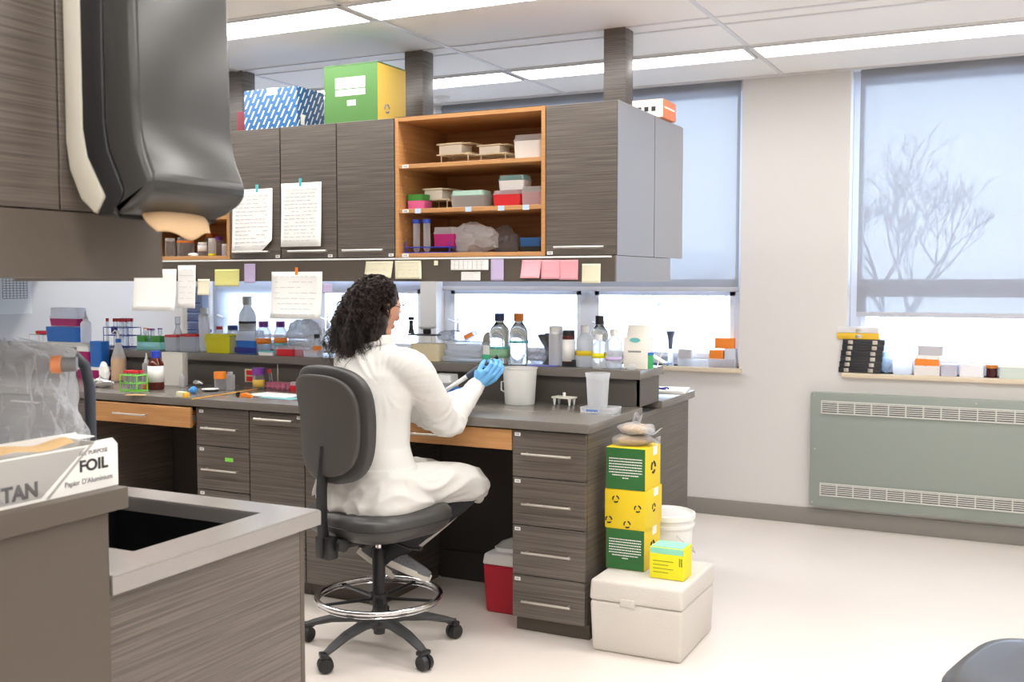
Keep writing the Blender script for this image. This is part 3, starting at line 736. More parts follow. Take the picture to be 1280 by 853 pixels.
# white bins with red rims and round clear stopper flask
c1 = crate('storage_bin', 'white box with a red rim holding samples, left of the drawer tower', 204, 221, 419, 4.50, LZ, .09, FROST, RED, .14)
c2 = crate('storage_bin', 'white box with a red rim and amber vials, touching the drawer tower', 223, 244, 418, 4.50, LZ, .09, FROST, RED, .14)
bottle('flask', 'clear round flask with a ball stopper above the red rimmed boxes', 210, 234, 396, 4.62, cap=CLEAR, kind='cone', neck=.25, capz=.8)
dt = at(244, 358, y=4.70)
t = thing('drawer_tower', 'pale blue plastic tower of small stacked drawers at the left of the windows', 'drawers', (dt.x, 4.70, LZ)); hh = dt.z-LZ
BLP = clear('pale_blue_plastic', (.70, .78, .92), .75, .25)
MB().box(-.055, .055, -.005, .05, 0, hh, .003).out('body', BLP, t)
for k in range(7):
    d = MB().box(-.05, .05, -.02, -.006, hh*k/7+.004, hh*(k+1)/7-.004, .003).out('drawer', BLP, t)
    MB().box(-.05, .05, -.0215, -.02, hh*k/7+.005, hh*k/7+.009).out('drawer_lip', NAVY, d, smooth=False)
bottle('bottle', 'plain white bottle in front of the pale blue drawer tower', 248, 262, 385, 4.56, body=PEARL, cap=WHITE, kind='straight', neck=.6, capz=.82)
bottle('jar', 'small jar with a dark blue lid behind the yellow box', 248, 264, 412, 4.63, body=FROST, cap=NAVY, kind='straight', neck=.95, capz=.88, cat='jar')
crate('rack_box', 'bright yellow plastic rack box on the raised shelf', 254, 286, 418, 4.49, LZ, .08, LEMON, LEMON, .2, taper=.1)
crate('rack_box', 'clear yellowish divided box right beside the bright yellow one', 286, 295, 420, 4.50, LZ, .07, clear('yellowish_clear', (.9, .9, .7), .4), None)
bottle('bottle', 'small bottle with a pink red cap behind the yellow box', 270, 279, 408, 4.62, body=FROST, cap=RED, kind='straight', neck=.8, capz=.9)
bottle('bottle', 'bottle with a slate blue cap behind the blue tip box', 284, 298, 407, 4.60, body=FROST, cap=mat('slate', rgb(60, 84, 150)), kind='straight', neck=.8, capz=.84)
bottle('bottle', 'tall white wash bottle with small dark printed label near the windows', 298, 320, 371, 4.62, body=PEARL, cap=WHITE, kind='wide', neck=.45, capz=.88, lab=[(PAPER, .2, .52), (INKD, .52, .56)])
crate('tip_box', 'tip box with deep blue rack under a clear lid, centre of the left shelf', 293, 319, 414, 4.49, LZ, .09, BLUE, FROST, .42, lower=NAVY)
for k, (pl, pr) in enumerate(((320, 339), (342, 359))):
    bottle('media_bottle', ['square shouldered clear bottle with purple cap and orange tape, left of its twin', 'clear bottle with purple cap, orange and teal tape, right of its twin'][k], pl, pr, 402, 4.53, cap=PURPLE, kind='wide', neck=.55, capz=.86, lab=[(ORANGE, .32, .50)] if k == 0 else [(ORANGE, .36, .52), (TEAL, .30, .36)], liquid=LIQ, fill=.3)
crate('rack_box', 'red tip rack with pale top in front of the foil bag', 344, 367, 434, 4.47, LZ, .07, RED, FROST, .25)
crate('rack_box', 'pink translucent box beside the red tip rack', 367, 379, 434, 4.48, LZ, .07, clear('pink_clear', (.95, .55, .62), .6), FROST, .3)
crate('rack_box', 'small white and teal box at the front edge below the purple capped bottles', 322, 341, 439, 4.45, LZ, .03, WHITE, TEAL, .3)
def bag(name, label, pl, pr, pt, y, zb, dep, m, seed=1, disp=.02, cat='bag', w=None, h=None, xy=None, squash=1, nz=.05):
    if xy is None: xc, w, h = sz(pl, pr, pt, y, zb, False)
    else: xc, y = xy
    b = MB(); b.sphere((0, 0, 0), 1, 36, (w/2, dep/2, h/2))
    bm = b.b; rnd = Vector((seed*3.1, seed*1.7, 0))
    for v in bm.verts:
        p = v.co
        kz = p.z/(h/2)
        sx = 1+.25*max(0, -kz)
        q = Vector((p.x*sx, p.y*sx, p.z))
        nn = noise.noise_vector(q/nz+rnd)*disp+noise.noise_vector(q/(nz*.35)+rnd)*disp*.45
        v.co = q+nn; v.co.z = max(v.co.z+h/2, .0005)
    o = b.out(name, m, ang=30); put(o, (xc, y, zb)); return tag(o, label, cat)
FOIL = mat('crumpled_foil', rgb(214, 212, 210), .25, metal=.85, bump=.8, bscale=40)
CBAG = clear('clear_bag', (.88, .89, .93), .22, .12, bump=.9, bscale=18)
bag('foil_bag', 'crumpled silver and clear bag on the shelf behind the red rack', 360, 402, 399, 4.64, LZ, .08, clear('foil_clear', (.84, .83, .82), .55, .15, bump=1, bscale=22), 3, .018)
bottle('bottle', 'small bottle with black cap and orange label, just left of the person', 391, 402, 418, 4.49, cap=BLACK, kind='wide', neck=.6, lab=(ORANGE, .2, .5))
crate('rack_box', 'pale bluish dish by the small orange labelled bottle', 378, 398, 438, 4.46, LZ, .05, FROST)

# --- right of the person
t = crate('balance_base', 'beige box under the dark stand, just right of the person', 512, 549, 430, 4.50, LZ, .10, PEACH, xy=None, taper=.03)
xx = t.location.x; ztop = at(530, 430, y=4.5).z+.001
t = thing('burner_stand', 'dark metal plate stand with thin legs on top of the beige box', 'stand', (xx-.02, 4.55, ztop-.002))
b = MB()
MB().box(-.085, .075, -.04, .04, .040, .047, .002).out('plate', DGREY, t)
for sx in (-.035, .05):
    for sy in (-.03, .03): MB().tube([(sx, sy, 0), (sx, sy, .041)], .002, 8).out('leg', STEEL, t)
dkx = at(514, 400, y=4.55)
t = thing('pipette_pump', 'dark tapered bulb with wide cap standing on the dark plate', 'pump', (dkx.x, 4.55, ztop+.0455))
MB().lathe([(0, 0), (.017, 0), (.011, .028), (.009, .05), (.012, .066), (0, .068)]).out('body', DGREY, t)
MB().lathe([(0, .068), (.014, .070), (.016, .082), (.013, .086), (0, .086)]).out('cap', BLACK, t)
dkx = at(534, 400, y=4.55)
t = thing('stirrer_dish', 'black pot carrying a flat white dish on the dark plate', 'dish', (dkx.x, 4.55, ztop+.0455))
MB().lathe([(0, 0), (.018, 0), (.021, .008), (.021, .026), (0, .026)]).out('pot', BLACK, t)
MB().lathe([(0, .0265), (.034, .0265), (.046, .034), (.047, .036), (.03, .031), (0, .031)]).out('dish', WHITE, t)
# plate stacks and papers
for k, (pl, pr, pt, dz) in enumerate(((550, 606, 446, 0), (552, 602, 438, .0), (556, 600, 428, 0))):
    zb_ = LZ if k == 0 else zprev
    c = crate('plate_tray', ['lowest of the clear plates piled right of the beige box', 'middle clear plate in the pile right of the beige box', 'topmost clear plate of the pile right of the beige box'][k], pl, pr, pt, 4.53-.0*k, zb_+.0005, .11, FROST, FROST, .4, rz=R((2, -5, 7)[k]))
    zprev = at((pl+pr)/2, pt, y=4.53).z
bag('plastic_bag', 'clear crumpled bag on the piled plates, centre of the shelf', 548, 592, 412, 4.60, zprev, .06, CBAG, 8, .012)
p = at(594, 418, y=4.55)
t = thing('slide_tube', 'tilted clear tube with an orange label above the piled plates', 'tube', (p.x, 4.50, p.z-.004)); t.rotation_euler = (0, R(-25), 0)
MB().box(-.035, .035, -.011, .011, -.012, .014, .004).out('body', FROST, t)
MB().box(-.028, .020, -.0125, -.011, -.008, .010, .001).out('paper_label', ORANGE, t)
bag('paper_tissue', 'cream crumpled tissue right of the tilted orange labelled tube', 603, 618, 416, 4.66, LZ, .05, CREAM, 5, .008)
crate('reagent_box', 'small box with a green face beside the green labelled bottle', 603, 613, 432, 4.50, LZ, .04, WHITE, None, lower=mat('gl', rgb(70, 190, 140), .5))
bottle('media_bottle', 'clear glass bottle with navy cap, green label and clear liquid', 612, 637, 392, 4.53, body=FLASK, cap=mat('navycap', rgb(50, 62, 110), .4), kind='wide', neck=.42, capz=.88, lab=[(mat('green_lbl', rgb(150, 200, 160), .7), .12, .30), (TEAL, .30, .35)])
bottle('media_bottle', 'clear glass bottle with orange cap and teal tape, half full', 637, 660, 392, 4.54, body=FLASK, cap=ORANGE, kind='wide', neck=.46, capz=.88, lab=[(TEAL, .42, .47)])
bag('plastic_bag', 'clear bag between the orange capped bottle and the white tall bottle', 658, 684, 418, 4.60, LZ, .07, CBAG, 11, .014)
p = at(684, 455, y=4.5)
o = MB().box(-.075, .075, -.035, .035, 0, .004, .0015).out('slide_tray', mat('periwinkle', rgb(120, 120, 214), .4)); put(o, (at(680, 455, y=4.5).x, 4.50, LZ)); tag(o, 'flat periwinkle blue tray at the shelf edge behind the big white tumbler', 'tray')
t = thing('hot_plate', 'dark grey rounded instrument partly hidden by the tall white bottle', 'instrument', (at(694, 430, y=4.66).x, 4.67, LZ))
MB().rings([((0, 0, 0), .06, .05, .4), ((0, 0, .03), .045, .04, .5), ((0, 0, .07), .05, .045, .6), ((0, 0, .13), .085, .06, .6), ((0, 0, .14), .085, .06, .6)], 28).out('body', mat('instrument_grey', rgb(110, 108, 108), .4), t)
MB().cyl(0, 0, .14, .146, .055).out('top_plate', DGREY, t)
bottle('bottle', 'tall plain white bottle with a narrow white cap', 686, 704, 408, 4.53, body=PEARL, cap=WHITE, kind='straight', neck=.8, capz=.84)
bottle('bottle', 'small white labelled bottle with a black cap', 703, 719, 413, 4.52, zb=LZ+.018, body=AMBER, cap=BLACK, kind='straight', neck=.8, capz=.84, lab=(PAPER, .05, .72))
crate('heater_block', 'little black block under the small black capped bottle', 702, 719, 450, 4.50, LZ, .04, BLACK, None, taper=0)
def flask(name, label, pl, pr, pt, y, cap, lab=None, lt=None, **k):
    return bottle(name, label, pl, pr, pt, y, cap=cap, kind=k.get('kind', 'wide'), neck=k.get('neck', .4), capz=k.get('capz', .86), body=k.get('body', FROST), lab=lab)
F1 = flask('culture_flask', 'clear flask with yellow tape and a dark letter, in the group near the shelf end', 720, 742, 407, 4.53, WHITE, [(YELLOW, .28, .40)])
F2 = flask('culture_flask', 'tall clear bottle with a black cap behind the taped flasks', 738, 761, 395, 4.62, BLACK, body=FLASK)
F3 = flask('culture_flask', 'clear flask right of the yellow taped one, before the milk carton', 757, 778, 412, 4.52, WHITE, [(LILAC, .2, .3)])
F4 = flask('culture_flask', 'squat clear flask with yellow tape between two others', 740, 758, 418, 4.50, WHITE, [(LEMON, .3, .45)])
for f_, m_ in ((F1, INKD), (F3, INKD)):
    bb = MB().text('F', .028, FACE_Y((-.034, -.040, .055)), .0006); bb.out('letter', m_, f_, smooth=False)
# white carton with teal mark, spout straws
xc, w_, h_ = sz(779, 808, 407, 4.52, LZ, False)
t = thing('reagent_carton', 'white carton with a teal ellipse, at the right end of the raised shelf', 'carton', (xc, 4.57, LZ))
MB().box(-w_/2, w_/2, -.045, .045, 0, h_*.72, .002).prism([(-.045, h_*.72), (.045, h_*.72), (.025, h_), (-.025, h_)], 0, -w_/2*.75, w_/2*.75, .001).out('body', mat('carton_white', rgb(238, 234, 224), .6), t)
MB().lathe([(0, 0), (.026, 0), (.026, .001), (0, .001)], n=24, M=XF((0, -.0452, h_*.66), 0, R(90)) @ Matrix.Scale(.42, 4, (0, 1, 0))).out('teal_mark', TEAL, t)
b = MB()
for k in range(9): b.box(-.032+k*.007, -.0275+k*.007, -.0462, -.0452, h_*.38, h_*.42)
b.out('printed_words', INK, t, smooth=False)
o = MB().tube([(0, 0, 0), (.0, 0, .13), (.02, 0, .17)], .003, 8).out('straw', WHITE); put(o, (xc-w_/2-.012, 4.63, LZ)); tag(o, 'thin pale straw leaning up at the left of the white carton', 'straw')
o = MB().tube([(0, 0, 0), (.03, 0, .08), (.035, 0, .16)], .003, 8).out('straw', WHITE); put(o, (xc+w_/2+.012, 4.63, LZ)); tag(o, 'thin pale straw standing at the right of the white carton', 'straw')
bottle('jar', 'green jar with a blue lid, last thing on the raised shelf', 808, 817, 441, 4.56, body=mat('jar_green', rgb(60, 170, 100), .4), cap=BLUE, kind='straight', neck=.95, capz=.9, cat='jar')
bag('paper_tissue', 'small grey crumpled scrap before the white carton', 783, 797, 455, 4.48, LZ, .03, FROST, 6, .004)

# ---------------------------------------------------------------- on the worktop
def base(px, py, z=CZ): return at(px, py, z=z)
def cnt(pl, pr, pt, pb, z=CZ):
    "centre, width, height of a round thing on the worktop"
    p = base((pl+pr)/2, pb, z); k = math.atan(abs(p.x)/p.y)
    wd = (at(pr, pb, y=p.y).x-at(pl, pb, y=p.y).x)*math.cos(k)
    d = Vector((p.x, p.y, 0)).normalized()*(wd/2)
    c = Vector((p.x, p.y, 0))+d
    h = at((pl+pr)/2, pt, y=c.y).z-z
    if z > .5 and c.y+wd*.56 > 4.44: c.y = 4.44-wd*.56
    return (c.x, c.y), wd, h
def tumbler(name, label, pl, pr, pt, pb, m, cat='beaker', z=CZ, k=.86):
    (x, y), wd, h = cnt(pl, pr, pt, pb, z); r = wd/2
    t = thing(name, label, cat, (x, y, z))
    MB().lathe([(0, .002), (r*k*.96, 0), (r*k, .003), (r*.985, h-.006), (r*1.04, h-.004), (r*1.04, h), (r*.95, h), (r*k*.94, .006), (0, .005)], n=36).out('body', m, t)
    return t, r, h
TMB, r, h = tumbler('tumbler', 'large white plastic tumbler on the worktop beside the gloved hands', 643, 686, 457, 504, mat('milk_white', rgb(244, 244, 240), .45, sub=.1))
MB().tube([(-r*.98, 0, h*.60), (-r*1.2, 0, h*.58), (-r*1.2, 0, h*.35), (-r*.93, 0, h*.3)], .004, 8).out('handle', WHITE, TMB)
TR, w_, h_ = None, None, None
p0 = base(744, 517); tray = crate('plastic_tray', 'flat clear tray with blue writing under the clear beaker', 719, 768, 503, p0.y, CZ, .13, FROST, xy=(p0.x-.0, p0.y+.0), w=.155, h=.022, taper=.02)
bb = MB().text('blue', .02, FACE_Y((-.035, -.0665, .005)), .0003); bb.b.clear(); 
for k in range(6): bb.box(-.04+k*.009, -.034+k*.009, -.067, -.0655, .006+.002*(k % 2), .015)
bb.out('handwriting', BLUE, tray, smooth=False)
t = thing('beaker', 'tall clear plastic beaker standing on the flat tray', 'beaker', (p0.x-.015, p0.y+.065, CZ+.0225))
h = at(737, 466, y=p0.y+.065).z-CZ-.0225; r = .054
MB().lathe([(0, .002), (r*.78, 0), (r*.8, .003), (r*.93, h*.86), (r*.97, h*.88), (r, h-.003), (r*1.03, h), (r*.95, h), (r*.76, .005), (0, .004)], n=36).out('body', FROST, t)
p = base(702, 507)
t = thing('tube_stand', 'small white four legged stand between the tumbler and the beaker', 'stand', (p.x, p.y+.03, CZ), R(-8))
MB().box(-.052, .052, -.03, .03, .030, .038, .002).out('plate', mat('ivory', rgb(240, 236, 222), .4), t)
for sx in (-.04, .04):
    for sy in (-.02, .02): MB().lathe([(0, 0), (.004, 0), (.008, .03), (0, .03)], (sx, sy, 0), 10).out('leg', WHITE, t)
MB().cyl(0, 0, .038, .056, .007).out('post', WHITE, t)
crate('tip_box', 'white box with blue tint on the worktop in front of the person', 538, 563, 469, 4.30, CZ, .09, FROST, WHITE, .3)
crate('tip_rack', 'bright blue rack under the pipette in front of the person', 553, 580, 486, 4.20, CZ, .08, BLUE, None)

# left part of the worktop
bag('crumpled_foil', 'crumpled silver foil at the left of the green wire rack', 112, 141, 472, 4.02, CZ, .06, FOIL, 4, .012, w=None)
(x, y), w_, h_ = cnt(131, 153, 412, 478)
t = thing('wash_bottle', 'conical wash bottle with blue collar, white spout and orange liquid', 'bottle', (x-.0, y+.04, CZ))
r = .042; h = at(142, 413, y=y+.04).z-CZ
MB().lathe([(0, 0), (r*.95, 0), (r, .006), (r, h*.42), (r*.85, h*.5), (r*.3, h*.76), (r*.3, h*.8)]).out('body', FROST, t)
MB().lathe([(0, h*.02), (r*.93, h*.02), (r*.93, h*.38), (r*.93, h*.44), (0, h*.44)]).out('liquid', mat('orange_liquid', rgb(250, 190, 110), .3), t)
MB().lathe([(r*.36, h*.76), (r*.36, h*.83), (r*.2, h*.84), (0, h*.84)]).out('collar', BLUE, t)
MB().tube([(0, 0, h*.84), (0, 0, h*.9), (-.004, -.004, h*.97), (-.012, -.012, h), (-.022, -.02, h*.95)], [.008, .008, .006, .0045, .003], 10).out('spout', WHITE, t)
bag('tissue', 'white crumpled tissue left of the wash bottle', 126, 135, 452, 4.17, CZ, .05, PAPER, 12, .01)
gp = base(159, 490)
RG = wire_rack('tube_rack', 'neon green wire rack on the worktop with red capped tubes', (gp.x, gp.y+.045, CZ), .115, .07, .085, NEON, (.03, .5, .98), 4, 2, wire=.0026)
for i in range(3):
    for j in range(2):
        tube_thing((gp.x-.035+.034*i, gp.y+.028+.034*j, CZ+.008), .012, .098, RED, 'red capped clear tube in the neon green rack, %s one, %s row' % (['left', 'middle', 'right'][i], ['front', 'back'][j]), 'red capped tubes in the green rack', name='sample_tube')
t_ = bottle('reagent_bottle', 'amber bottle with white label and blue cap on the worktop', 0, 0, 0, 0, zb=CZ, body=AMBER, cap=mat('royal', rgb(44, 70, 190), .4), kind='wide', neck=.5, capz=.86, lab=(PAPER, .2, .62), xy=cnt(185, 206, 439, 488)[0], w=cnt(185, 206, 439, 488)[1], h=cnt(185, 206, 439, 488)[2])
c_ = cnt(173, 184, 442, 478); dropper('dropper_bottle', 'slim white dropper bottle between the green rack and amber bottle', 0, 0, 0, 0, CZ, xy=(c_[0][0], c_[0][1]+.03), w=c_[1], h=c_[2])
bottle('jar', 'tiny orange capped jar left of the amber bottle', 0, 0, 0, 0, zb=CZ, body=ORANGE, cap=ORANGE, kind='straight', neck=.9, xy=cnt(175, 187, 478, 487)[0], w=.036, h=.024, cat='jar')
p = base(214, 482); crate('card_box', 'plain white box behind the amber bottle', 201, 227, 441, p.y, CZ, .05, mat('offwhite', rgb(232, 228, 220), .6), taper=0)
c_ = cnt(224, 232, 463, 484); dropper('vial', 'tiny clear vial right of the plain white box', 0, 0, 0, 0, CZ, xy=c_[0], w=c_[1], h=c_[2], body=FROST, tip=FROST)
p = base(170, 494)
o = MB().box(-.05, .05, -.02, .02, 0, .0012).out('paper_scrap', mat('kraft', rgb(214, 170, 110), .8)); put(o, (p.x, p.y, CZ), R(25)); tag(o, 'brown paper scrap in front of the amber bottle', 'paper')
p = base(225, 497)
t = thing('eraser_block', 'cream and yellow block lying before the blue rubber stopper', 'block', (p.x, p.y+.018, CZ), R(-12))
MB().box(-.035, .018, -.014, .014, 0, .026, .003).out('body', CREAM, t); MB().box(.018, .04, -.014, .014, 0, .024, .003).out('end_piece', mat('amberyellow', rgb(246, 190, 70), .5), t)
p = base(238, 493)
o = MB().lathe([(0, -.022), (.008, -.022), (.010, -.012), (.017, -.008), (.019, .006), (.012, .016), (0, .02)], M=XF((0, 0, 0), R(20), 0, R(80))).out('rubber_stopper', mat('sky_blue', rgb(70, 150, 220), .4)); put(o, (p.x+.0, p.y+.02, CZ+.019)); tag(o, 'light blue rubber stopper lying on the worktop', 'stopper')
p = base(258, 490)
t = thing('dish', 'low black dish with a white rim on the left worktop', 'dish', (p.x, p.y+.03, CZ))
MB().lathe([(0, 0), (.03, 0), (.042, .009), (.040, .011), (0, .006)]).out('body', BLACK, t); MB().lathe([(.038, .0105), (.044, .0105), (.044, .0135), (.0, .0135)]).out('rim', WHITE, t)
bag('crumpled_foil', 'small crumpled white film left of the orange lidded jar', 241, 254, 475, 4.33, CZ, .03, FOIL, 15, .006)
c_ = cnt(268, 283, 465, 489); bottle('jar', 'clear jar with a wide orange lid on the left worktop', 0, 0, 0, 0, zb=CZ, cap=ORANGE, kind='straight', neck=.92, capz=.7, xy=c_[0], w=c_[1], h=c_[2], cat='jar')
c_ = cnt(282, 294, 465, 488); bottle('bottle', 'small clear bottle touching the orange lidded jar', 0, 0, 0, 0, zb=CZ, body=FROST, cap=FROST, kind='straight', neck=.5, capz=.92, xy=c_[0], w=c_[1], h=c_[2])
c_ = cnt(316, 331, 460, 487); bottle('jar', 'clear jar with a purple lid and yellow label under the red socket', 0, 0, 0, 0, zb=CZ, cap=PURPLE, kind='straight', neck=.95, capz=.74, xy=c_[0], w=c_[1], h=c_[2], lab=(mat('yl', rgb(240, 200, 90), .6), .1, .45), cat='jar')
PKC = clear('pink_plastic', (.98, .55, .72), .45)
p = base(348, 488)
t = thing('tube_rack', 'pink translucent tube rack behind the stool back', 'rack', (p.x, p.y+.05, CZ), R(-3))
for k in range(6): MB().lathe([(.014, 0), (.016, .002), (.016, .034), (.013, .034), (.013, .004)], (-.088+.034*k, -.018, 0), 16).out('cup', PKC, t)
MB().box(-.106, .106, -.036, .03, .012, .016, .001).box(-.106, .106, -.036, .03, .034, .037, .001).out('plate', PKC, t)
o = MB().tube([(0, 0, 0), (-.012, 0, .085), ], .0075, 12).out('glass_tube', CLEAR); put(o, (at(334, 475, y=p.y+.05).x, p.y+.085, CZ)); tag(o, 'slim clear tube leaning out of the pink rack, red end up', 'tube')
q = MB().lathe([(0, .078), (.0095, .078), (.0095, .1), (0, .1)]).out('cap', RED, o); q.rotation_euler = (0, R(-8), 0)
o = MB().tube([(0, 0, 0), (0, 0, .125)], [.0045, .003], 10).out('thermometer', STEEL); put(o, (at(347, 475, y=p.y+.09).x, p.y+.092, CZ)); tag(o, 'upright silver rod standing behind the pink rack', 'rod')
o = MB().tube([(0, 0, 0), (-.012, 0, .09)], .0014, 6).out('stirring_wire', STEEL); put(o, (at(341, 475, y=p.y+.09).x, p.y+.092, CZ)); tag(o, 'thin wire leaning beside the silver rod', 'wire')
crate('vial_box', 'small red and clear vial box at the right of the pink rack, behind the stool', 362, 374, 478, p.y+.0, CZ, .03, RED, FROST, .4)
# sheets, tape, ruler
def sheet(name, label, px, py, w, d, m=PAPER, rz=0, z=CZ, cat='paper', th=.0012, lines=0):
    p = base(px, py, z)
    t = thing(name, label, cat, (p.x, p.y, z), rz)
    MB().box(-w/2, w/2, -d/2, d/2, 0, th).out('sheet', m, t, smooth=False)
    if lines:
        b = MB(); rnd = random.Random(px)
        for k in range(lines):
            x = -w*.42; yy = d*.4-k*d*.8/lines
            while x < w*.38: L_ = rnd.uniform(.01, .03); b.box(x, min(x+L_, w*.42), yy-.001, yy+.001, th, th+.0002); x += L_+.006
        b.out('writing', PRINT, t, smooth=False)
    return t
sheet('notebook_page', 'white sheet with a teal lower edge on the worktop left of the stool', 345, 494, .27, .16, PAPER, R(-4), lines=8)
sheet('notebook', 'thin teal covered pad under the white sheet at the counter edge', 352, 497.5, .22, .1, mat('tealpad', rgb(120, 180, 186), .6), R(-6), z=CZ-.0002, th=.0009)
p = base(303, 497)
t = thing('tape_dispenser', 'small orange tape dispenser with a black end on the worktop', 'tape', (p.x, p.y+.01, CZ), R(8))
MB().prism([(-.02, 0), (.05, 0), (.045, .012), (.015, .022), (-.015, .018)], 1, -.01, .01, .002).out('body', ORANGE, t)
MB().lathe([(.005, -.008), (.012, -.008), (.012, .008), (.005, .008), (.005, -.008)], n=18, M=XF((-.028, 0, .013), 0, R(90))).out('roll', BLACK, t)
a_, c_ = base(240, 500), base(322, 487)
o = MB().tube([(a_.x, a_.y, CZ+.003), (c_.x, c_.y, CZ+.003)], .0028, 6).out('measuring_stick', mat('stick', rgb(236, 176, 80), .5)); tag(o, 'thin yellow stick lying across the left worktop', 'stick')
# far-side worktop near the end
q = at(833, 490, z=CZ)
t = sheet('paper_pile', 'white papers on the rear worktop at the far right end', 835, 489, .2, .22, PAPER, R(10), th=.012)
t = thing('goggles', 'dark blue strap on the papers of the rear worktop', 'strap', (q.x-.02, q.y, CZ+.0125))
MB().tube([(.03*math.cos(a*.5), .02*math.sin(a*.5), .004+.003*math.sin(a)) for a in range(12)], .004, 8).out('band', NAVY, t)
# ---------------------------------------------------------------- in the open shelves
def inshelf(z): return SH[z]+.0006
IV = mat('ivory_plastic', rgb(236, 226, 196), .45)
def lidded_rack(label, pl, pr, pt, y, zb):
    xc, w_, h_ = sz(pl, pr, pt, y, zb, False)
    t = thing('tube_rack', label, 'rack', (xc, y+.07, zb), R(-6)); w_ *= .92
    b = MB()
    for i in range(5):
        b.box(-w_/2+i*w_/4.0-.0015, -w_/2+i*w_/4.0+.0015, -.05, .07, h_*.42, h_*.47)
    for j in range(6): b.box(-w_/2, w_/2, -.05+j*.024-.0015, -.05+j*.024+.0015, h_*.42, h_*.47)
    b.out('lower_grid', IV, t, smooth=False)
    for sx in (-.8, .8):
        for sy in (-.04, .06): MB().tube([(sx*w_/2, sy, 0), (sx*w_/2, sy, h_*.45)], .003, 8).out('leg', IV, t)
    MB().box(-w_/2*.9, w_/2*.45, -.045, .04, h_*.47, h_*.86, .002).out('box', mat('cream_box', rgb(240, 234, 220), .5), t)
    b = MB().box(-w_/2, w_/2*.5, -.052, .045, h_*.9, h_*.94).box(-w_/2, w_/2, -.052, .07, h_*.87, h_*.90)
    b.out('top_plate', IV, t, smooth=False)
    return t
lidded_rack('ivory rack with a cream box, left one on the top open shelf', 541, 590, 176, 4.26, inshelf(2))
lidded_rack('ivory rack with a cream box, right one on the top open shelf', 592, 636, 178, 4.27, inshelf(2))
crate('storage_box', 'white box with a clear grey lid at the right of the top open shelf', 641, 677, 168, 4.25, inshelf(2), .10, WHITE, FROST, .25)
lidded_rack('ivory rack with dark window on the middle open shelf', 524, 562, 233, 4.28, inshelf(1))
crate('tube_rack', 'bright green rack on top of the pink one, middle open shelf', 508, 528, 243, 4.24, inshelf(1)+.034, .08, LGREEN, None, cat='rack')
crate('tube_rack', 'pink rack under the bright green one, middle open shelf', 508, 530, 251, 4.235, inshelf(1), .085, mat('hot_pink', rgb(236, 110, 170), .4), None, cat='rack', h=None)
crate('storage_box', 'round cornered clear box with mint lid, middle open shelf', 562, 604, 238, 4.23, inshelf(1), .10, FROST, mat('mint', rgb(190, 230, 216), .4), .3)
crate('storage_box', 'red tip box with pink lid, under the white box on the middle shelf', 615, 650, 238, 4.23, inshelf(1), .09, RED, clear('pink_lid', (.98, .75, .8), .6), .25)
crate('storage_box', 'white box with teal clear lid on top of the red one, middle shelf', 622, 655, 219, 4.24, at(630, 238, y=4.24).z+.001, .09, mat('softwhite', rgb(240, 238, 236), .5), clear('teal_lid', (.6, .85, .84), .5), .35)
crate('storage_box', 'pinkish clear box at the right wall of the middle open shelf', 651, 677, 233, 4.23, inshelf(1), .08, clear('pinkish', (.96, .72, .76), .65), FROST, .3)
# bottom shelf
for k, (px, m_) in enumerate(((520, 0), (533, 0))):
    tube_thing((at(px, 300, y=4.24).x, 4.245, inshelf(0)+.004), .016, .155, mat('blue_cap', rgb(50, 80, 190), .4), ['wide clear tube with blue cap, leftmost on the bottom open shelf', 'wide clear tube with blue cap, second from left on the bottom open shelf'][k], None, body=FROST, name='centrifuge_tube')
crate('tip_box', 'magenta tip box under a clear lid on the bottom open shelf', 541, 567, 284, 4.25, inshelf(0)+.03, .07, MAGENTA, FROST, .35)
wire_rack('tube_rack', 'low blue rack at the left of the bottom open shelf', (at(540, 310, y=4.26).x, 4.262, inshelf(0)), .24, .09, .055, mat('cobalt', rgb(50, 60, 190), .4), (.04, .5), 6, 2, wire=.0022)
bag('plastic_bag', 'big crumpled clear bag of tubes on the bottom open shelf', 562, 622, 280, 4.31, inshelf(0), .10, clear('bag_white', (.96, .96, .98), .6, .12, bump=1, bscale=24), 21, .02)
bag('plastic_bag', 'darker clear bag behind the big one on the bottom open shelf', 612, 648, 283, 4.44, inshelf(0), .14, clear('bag_grey', (.82, .82, .84), .4, .15, bump=1, bscale=24), 25, .02)
crate('tip_box', 'steel blue box at the right of the bottom open shelf', 648, 676, 297, 4.27, inshelf(0)+.016, .10, mat('steel_blue', rgb(40, 90, 150), .5), None)
crate('tip_box', 'flat black tray under the steel blue box, bottom open shelf', 648, 676, 308, 4.26, inshelf(0), .10, BLACK, None)
for k, (px, z) in enumerate(((507, 0), (585, 1), (626, 1), (657, 1), (522, 1))):
    p = at(px, 262, y=4.18)
    o = MB().box(-.016, .016, -.0012, 0, -.012, .010).out('shelf_tag', mat('pale_blue_tag', rgb(190, 214, 236), .6)); put(o, (p.x, 4.1835, SH[z]-.0095)); tag(o, ['pale tag on the lip of the bottom open shelf, far left', 'pale blue tag on the middle shelf lip under the mint lidded box', 'pale blue tag on the middle shelf lip under the red box', 'pale blue tag on the middle shelf lip, rightmost', 'pale blue tag on the middle shelf lip, leftmost'][k], 'label')

